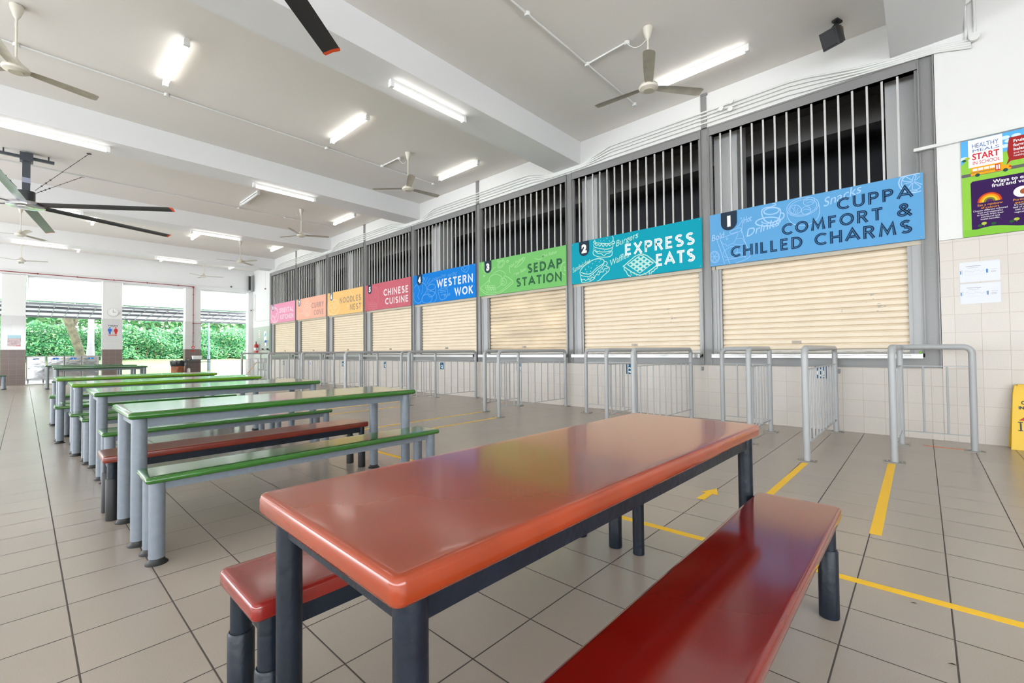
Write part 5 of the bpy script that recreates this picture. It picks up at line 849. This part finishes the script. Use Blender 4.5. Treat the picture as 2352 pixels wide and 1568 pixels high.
build('wall_conduit', MB().tube([(-23.6,7.48,3.9),(-23.6,7.48,2.62),(-23.3,7.48,2.58),(-20.7,7.48,2.60)], .014, 8), m_pipe, None, 'white conduit running down the corner wall above the grey green tiles', 'pipe')
# extinguisher and basins
t = thing('fire_extinguisher', (-23.1,7.38,1.08), 'red fire extinguisher hung on the grey green tiles', 'extinguisher')
build('cylinder', MB().lathe([(.08,0),(.088,.01),(.088,.34),(.07,.40),(.03,.44),(.025,.46)],(-23.1,7.38,1.08),20), m_red, t)
build('valve', MB().cyl((-23.1,7.38,1.53),(-23.1,7.38,1.60),.022,n=10).box((-23.2,7.36,1.58),(-23.06,7.40,1.60)).box((-23.2,7.36,1.63),(-23.06,7.40,1.645)), m_black, t)
build('hose', MB().tube([(-23.06,7.38,1.56),(-22.99,7.37,1.5),(-22.985,7.36,1.3),(-23.0,7.36,1.15)], .011, 8), m_black, t)
build('label', MB().lathe([(.0885,0),(.0890,.001),(.0890,.13),(.0885,.131)],(-23.1,7.38,1.2),20), mat('ext_label', (.75,.75,.75), .5), t)
t = thing('fire_notice', (-23.0,7.485,1.98), 'narrow white notice with red pictograms above the fire extinguisher', 'sign')
build('sheet', MB().box((-23.07,7.483,1.80),(-22.90,7.489,2.15)), m_white, t)
mb = MB(); pn2 = plane((-22.985,7.483,0),(1,0,0),(0,0,1))
for v in (2.08,1.98,1.87): poly(mb, pn2, arc(0,v,.04,.035,0,360,12)[:-1], .001)
build('pictograms', mb, m_red, t, smooth=False)
t = thing('hygiene_notice', (-22.2,7.485,1.65), 'white hand washing notice above the taps', 'sign')
build('sheet', MB().box((-22.42,7.483,1.62),(-22.08,7.489,2.08)), m_white, t); mb = MB(); pn2 = plane((-22.25,7.483,0),(1,0,0),(0,0,1)); poly(mb, pn2, [(-.1,1.82),(-.02,1.82),(-.02,1.9),(-.1,1.9)], .001); rect(mb, pn2, 0, 1.86, .1, 1.98, .001); build('print', mb, mat('notice_print', (.10,.35,.50), .5), t, smooth=False)
t = thing('soap_dispenser', (-21.95,7.42,1.48), 'white soap dispenser with a blue front beside the hand washing notice', 'dispenser')
build('body', MB().box((-22.03,7.40,1.40),(-21.87,7.489,1.66)), m_white, t); build('front', MB().box((-22.03,7.385,1.55),(-21.85,7.40,1.66)), m_blue, t)
build('green_notice', MB().box((-21.72,7.483,1.15),(-21.5,7.489,2.1)), mat('notice_green', (.05,.38,.20), .5), None, 'green notice beside the last stall, partly hidden by the grey column', 'sign')
for i, (x, lb) in enumerate(((-22.45,'farther'),(-21.85,'nearer'))):
    t = thing('wash_basin', (x,7.3,.55), 'white hand basin under the taps, %s one' % lb, 'basin', 'hand basins in the far corner')
    build('bowl', MB().lathe([(.05,0),(.16,.05),(.22,.16),(.235,.22),(.205,.22),(.19,.15),(.13,.07),(.02,.04)],(x,7.27,.62),20), m_white, t)
    build('drain_pipe', MB().tube([(x,7.27,.64),(x,7.27,.35),(x,7.34,.30),(x,7.49,.30)], .02, 8), m_steel, t)
    t = thing('wall_tap', (x,7.4,1.2), 'long chrome wall tap above the %s hand basin' % lb, 'tap', 'wall taps above the basins')
    build('spout', MB().tube([(x+.1,7.49,1.2),(x+.1,7.40,1.22),(x-.1,7.25,1.22),(x-.13,7.22,1.17)], .014, 8), m_steel, t); build('handle', MB().box((x+.08,7.38,1.23),(x+.12,7.46,1.27)).box((x+.02,7.38,1.27),(x+.2,7.41,1.29)), m_dark, t)
t = thing('broom', (-22.8,7.2,0), 'broom with an orange handle leaning in the corner behind the railings', 'broom')
build('handle', MB().cyl((-22.95,6.9,.05),(-22.80,7.45,.84),.016,n=8), mat('broom_orange', (.75,.30,.03), .5), t); build('head', MB().box((-23.05,6.8,0),(-22.85,7.0,.09)), mat('broom_brown', (.30,.15,.06), .8), t)
# trolley table with box, bin
t = thing('side_table', (-23.5,5.15,0), 'dark metal frame side table in front of the red pipe pillar', 'table')
mtf = mat('dark_green_frame', (.03,.06,.065), .4)
build('tabletop', MB().box((-23.72,4.83,.80),(-23.35,5.62,.83)), mtf, t)
build('shelf_rail', MB().box((-23.72,4.83,.70),(-23.70,5.62,.72)).box((-23.37,4.83,.70),(-23.35,5.62,.72)), mtf, t)
for x in (-23.71,-23.36):
    for y in (4.84,5.60): build('leg', MB().box((x-.012,y-.012,0),(x+.012,y+.012,.80)), mtf, t)
t = thing('storage_basket', (-23.5,5.15,.83), 'white plastic basket on the dark side table', 'basket')
mb = MB().rbox((-23.66,4.97),(-23.40,5.33),.03,[(.03,.831),(.01,.95),(0,.985),(.0,.99),(.02,.985),(.035,.86)]); build('tub', mb, m_white, t)
t = thing('litter_bin', (-23.3,4.43,0), 'brown patterned litter bin lined with a black bag beside the right pillar', 'bin')
build('drum', MB().lathe([(.20,0),(.235,.02),(.25,.70),(.245,.72)],(-23.3,4.43,0),24), mat('bin_print', (.30,.09,.02), .5, noise=.7, nscale=7, stretch=(1,1,.5)), t)
rg = []
for k, (r, z) in enumerate(((.255,.56),(.275,.60),(.285,.70),(.29,.78),(.26,.80),(.22,.74))):
    rg.append([(-23.3+(r+.012*math.sin(q*2.4+k))*math.cos(2*math.pi*q/28), 4.43+(r+.012*math.sin(q*2.4+k))*math.sin(2*math.pi*q/28), z+.012*math.sin(q*1.9)) for q in range(28)])
build('bin_bag', MB().loft(rg), mat('bag_black', (.015,.015,.018), .25), t)
build('white_canister', MB().lathe([(.05,0),(.055,.01),(.055,.42),(.03,.46)],(-23.3,4.80,0),14), m_white, None, 'slim white canister between the litter bin and the side table', 'canister')
# stainless trolleys
m_dent = mat('dented_steel', (.66,.66,.67), .12, metal=1, bump=.9, bscale=1.6, stretch=(1,1,1.6))
for i, (y0_, y1_, num) in enumerate(((.06,.56,''),(.60,1.06,'6'),(1.08,1.55,'7'),(1.57,2.06,'8'))):
    t = thing('food_trolley', (-24.85,(y0_+y1_)/2,0), ['stainless steel trolley box at the far left with a worn blue label','stainless steel trolley box labelled 6','stainless steel trolley box labelled 7','stainless steel trolley box labelled 8'][i], 'trolley', 'stainless steel trolleys in the open bay')
    build('cabinet', MB().box((-25.2,y0_,.16),(-24.62,y1_,1.02)), m_steel, t)
    build('door', MB().box((-24.62,y0_+.025,.20),(-24.605,y1_-.025,1.0)), m_dent, t)
    build('lid_rim', MB().box((-25.22,y0_-.008,1.02),(-24.6,y1_+.008,1.04)), m_steel, t)
    for yy_ in (y0_+.05, y1_-.05):
        for xx in (-25.12,-24.68): w_ = build('caster', MB().cyl((xx,yy_-.015,.05),(xx,yy_+.015,.05),.05,n=14).box((xx-.015,yy_-.02,.05),(xx+.015,yy_+.02,.16)), m_galv, t)
    lb_ = build('number_label', MB().box((-24.605,(y0_+y1_)/2-.08,.905),(-24.60,(y0_+y1_)/2+.08,.965)), mat('label_azure', (.0,.22,.65), .4), t)
    mb = MB(); pc = plane((-24.5995,(y0_+y1_)/2,.91),(0,1,0),(0,0,1))
    if num: ftext(mb, pc, num, 0, .006, .06, .001, 'CENTER', off=.001)
    else: rect(mb, pc, -.075, .035, -.01, .052, .001); rect(mb, pc, -.01, .006, .075, .028, .001)
    build('number', mb, m_white, lb_, smooth=False)
    build('latch', MB().box((-24.605,y0_+.06,.55),(-24.59,y0_+.075,.60)), m_dark, t)
# ---------------- outdoors ----------------
struct('ground', MB().box((-60,-40,-.30),(XE-.02,40,-.03)), mat('road_concrete', (.62,.62,.62), .8), 'pale concrete road outside the open bays', 'road')
struct('trim_20', MB().box((XE-.5,-9,-.03),(XE-.02,7.5,.005)), mat('kerb_grey', (.28,.26,.25), .7), 'low grey kerb strip along the open bays', 'kerb')
struct('trim_21', MB().box((-28.5,-30,-.03),(-28.25,30,.10)), mat('road_kerb', (.40,.40,.42), .8), 'grey road kerb in front of the grass bank', 'kerb')
mb = MB(); NX, NY = 12, 40; vs = []
for i in range(NX+1):
    for j in range(NY+1):
        x = -28.5-(8*i/NX); y = -20+40*j/NY; s_ = min(1,(i/NX)*8/5.2); vs.append((x,y,.08+.75*s_+.04*math.sin(i*1.3+j*.7)))
mb.add(vs, [(i*(NY+1)+j,(i+1)*(NY+1)+j,(i+1)*(NY+1)+j+1,i*(NY+1)+j+1) for i in range(NX) for j in range(NY)])
build('grass_bank', mb, mat('grass', (.19,.26,.11), .9, noise=.35, nscale=6), None, 'sunlit green grass bank below the hedge', 'grass', None, 'stuff')
def leaves(mb, pts, size, nrm=None):
    for p in pts:
        a = Vector((random.gauss(0,1),random.gauss(0,1),random.gauss(0,.6))).normalized(); nn = Vector((random.gauss(.7,.5),random.gauss(0,.6),random.gauss(.5,.5))).normalized()
        b_ = nn.cross(a)
        if b_.length < .1: continue
        b_.normalize(); a = b_.cross(nn); s_ = size*random.uniform(.6,1.3); p = Vector(p)
        mb.add([p-a*s_, p-b_*s_*.45+nn*s_*.1, p+a*s_, p+b_*s_*.45+nn*s_*.1], [(0,1,2,3)])
mL = [mat('leaf_mid', (.045,.23,.085), .5), mat('leaf_light', (.11,.33,.10), .5), mat('leaf_pale', (.24,.40,.19), .55), mat('leaf_dark', (.02,.11,.045), .6)]
def foliage(name, parent, gen, n, size, mats, **k):
    mb = MB(); leaves(mb, [gen() for _ in range(n)], size); o = build(name, mb, mats, parent, smooth=False, **k)
    for p in o.data.polygons: p.material_index = random.choices(range(len(mats)), [3,2,1,1][:len(mats)])[0]
    return o
def hg():
    y = random.uniform(-9,12.5); z = random.uniform(.72,2.62)+.12*math.sin(y*2.1)+.1*math.sin(y*5); dx = .28*math.sin(y*3.1+z*2)+.18*math.sin(z*5+y)
    return (-33.2-random.random()**2*.9+dx*.8,y,z)
t = thing('hedge', (-33.5,2,.7), 'dense bright green hedge running along the grass bank outside', 'hedge')
build('inner_mass', MB().box((-34.9,-9,.75),(-34.1,12.5,2.3)), mL[3], t); foliage('leaves', t, hg, 42000, .075, [mL[0],mL[1],mL[2],mL[3]])
mb = MB()
for k in range(60):
    y = -8+k*.34+random.uniform(-.1,.1); mb.tube([(-33.4,y,.6),(-33.4+random.uniform(-.1,.1),y+random.uniform(-.12,.12),1.0),(-33.5,y+random.uniform(-.25,.25),1.5)], .02, 5)
build('stems', mb, mat('stem_brown', (.16,.09,.05), .8), t)
m_bark = mat('lichen_bark', (.10,.09,.055), .9, noise=.5, nscale=5, bump=.6, bscale=10); m_palm = mat('pale_palm_bark', (.22,.21,.215), .8, noise=.15, nscale=3, bump=.4, bscale=12, stretch=(.3,.3,5))
t = thing('tree', (-31.3,1.95,.4), 'leaning lichen-covered tree trunk in front of the hedge', 'tree')
build('trunk', MB().tube([(-31.3,2.0,.35),(-31.3,1.94,.96),(-31.3,1.86,1.4),(-31.3,1.73,1.94),(-31.3,1.56,2.5),(-31.3,1.42,3.1),(-31.3,1.2,4.2),(-31.3,1.0,5.5)], [.22,.19,.18,.18,.18,.19,.16,.12], 14), m_bark, t)
build('branch', MB().tube([(-31.3,1.62,2.45),(-31.3,1.76,2.8),(-31.3,1.9,3.2),(-31.3,2.3,4.6)], [.10,.08,.07,.05], 10), m_bark, t)
def cr(cx, cy, cz, rx, ry, rz):
    def g():
        while True:
            v = Vector((random.uniform(-1,1),random.uniform(-1,1),random.uniform(-1,1)))
            if .35 < v.length < 1: return (cx+v.x*rx, cy+v.y*ry, cz+v.z*rz)
    return g
foliage('crown', t, cr(-31.3,1.1,6.6,2.4,2.6,1.4), 3000, .18, [mL[0],mL[1],mL[2]])
t = thing('palm_tree', (-30.6,2.25,.4), 'pale straight palm trunk beside the leaning tree', 'palm tree')
build('trunk', MB().tube([(-30.6,2.25,.2),(-30.6,2.25,.6),(-30.6,2.25,1.0),(-30.6,2.25,1.6),(-30.6,2.26,3.0),(-30.6,2.28,7.0)], [.27,.21,.165,.135,.115,.11], 16), m_palm, t)
mb = MB()
for k in range(10):
    a = 2*math.pi*k/10; P = [(-30.6+math.cos(a)*r, 2.28+math.sin(a)*r, 7.0+.9*math.sin(r*.9)-.12*r*r) for r in (.1,.8,1.6,2.4)]
    for q in range(3):
        a0, a1 = Vector(P[q]), Vector(P[q+1]); n = Vector((-math.sin(a),math.cos(a),-.3))*.28; mb.add([a0-n*(1-.2*q),a0+n*(1-.2*q),a1+n*(.8-.25*q),a1-n*(.8-.25*q)],[(0,1,2,3)])
build('fronds', mb, mL[1], t, smooth=False)
for i, (y, x, w_, lb) in enumerate(((-1.0,-37,.25,'at the far left behind the poster pillar'),(1.5,-39,.3,'pale forked tree behind the hedge left of the leaning trunk'),(5.6,-38,.3,'pale forked tree behind the hedge right of the clock pillar'),(9.3,-38,.35,'pale spreading tree behind the hedge at the lamp post'),(12.5,-40,.3,'bushy tree behind the hedge near the corner'))):
    t = thing('background_tree', (x,y,.8), ('tree '+lb) if 'tree' not in lb else lb, 'tree', 'trees behind the hedge')
    mb = MB().tube([(x,y,.6),(x,y+.1,2.2),(x,y+.05,3.0)], [w_,w_*.9,w_*.8], 10)
    for s_ in (-1,-.3,.6,1.2): mb.tube([(x,y+.05,2.8),(x+.1,y+s_*.8,3.7),(x+.2,y+s_*1.6,4.8)], [w_*.5,w_*.35,w_*.2], 7)
    build('trunk', mb, m_palm, t); foliage('crown', t, cr(x,y,4.4,2.2,2.9,2.0), 2600, .2, [mL[2],mL[1],mL[0]])
t = thing('lamp_post', (-28.9,6.86,.05), 'slim blue grey lamp post standing on the grass edge', 'lamp post')
build('pole', MB().cyl((-28.9,6.86,.05),(-28.9,6.86,5.5),.042,.04,n=12), mat('pole_grey', (.16,.20,.28), .4), t); build('base', MB().cyl((-28.9,6.86,.05),(-28.9,6.86,.95),.075,n=12), mat('pole_grey', (.16,.20,.28), .4), t)
build('lamp_head', MB().box((-29.6,6.76,5.45),(-28.8,6.96,5.53)), m_galv, t)
# walkway canopy
t = thing('walkway_canopy', (-26.3,2,2.7), 'sloping translucent canopy roof with grey purlins outside the open bays', 'canopy')
def cz(x): return 3.02+(x+24.6)*.085
mpan = mat('canopy_sheet', (.80,.80,.83), .6); mpur = mat('canopy_steel', (.14,.14,.155), .5)
build('roof_sheet', MB().add([(-24.6,-9,cz(-24.6)+.05),(-24.6,9.5,cz(-24.6)+.05),(-28,9.5,cz(-28)+.05),(-28,-9,cz(-28)+.05),(-24.6,-9,cz(-24.6)+.065),(-24.6,9.5,cz(-24.6)+.065),(-28,9.5,cz(-28)+.065),(-28,-9,cz(-28)+.065)],[(0,1,2,3),(7,6,5,4),(0,4,5,1),(1,5,6,2),(2,6,7,3),(3,7,4,0)]), mat('canopy_sheet', (.80,.80,.83), .6), t)
for x in (-24.62,-25.5,-26.6,-27.96): build('purlin', MB().box((x-.03,-9,cz(x)-.03),(x+.03,9.5,cz(x)+.05)), mpur, t)
for k in range(46):
    y = -8.8+.4*k; build('rib', MB().obox((-26.3,y,cz(-26.3)+.03),(1.66,0,1.66*.085),(0,.018,0),(0,0,.02)), mat('canopy_rib', (.40,.40,.42), .5), t)
for y in (-6,8.6): build('post', MB().cyl((-26.3,y,-.03),(-26.3,y,cz(-26.3)),.05,n=12), mpur, t)
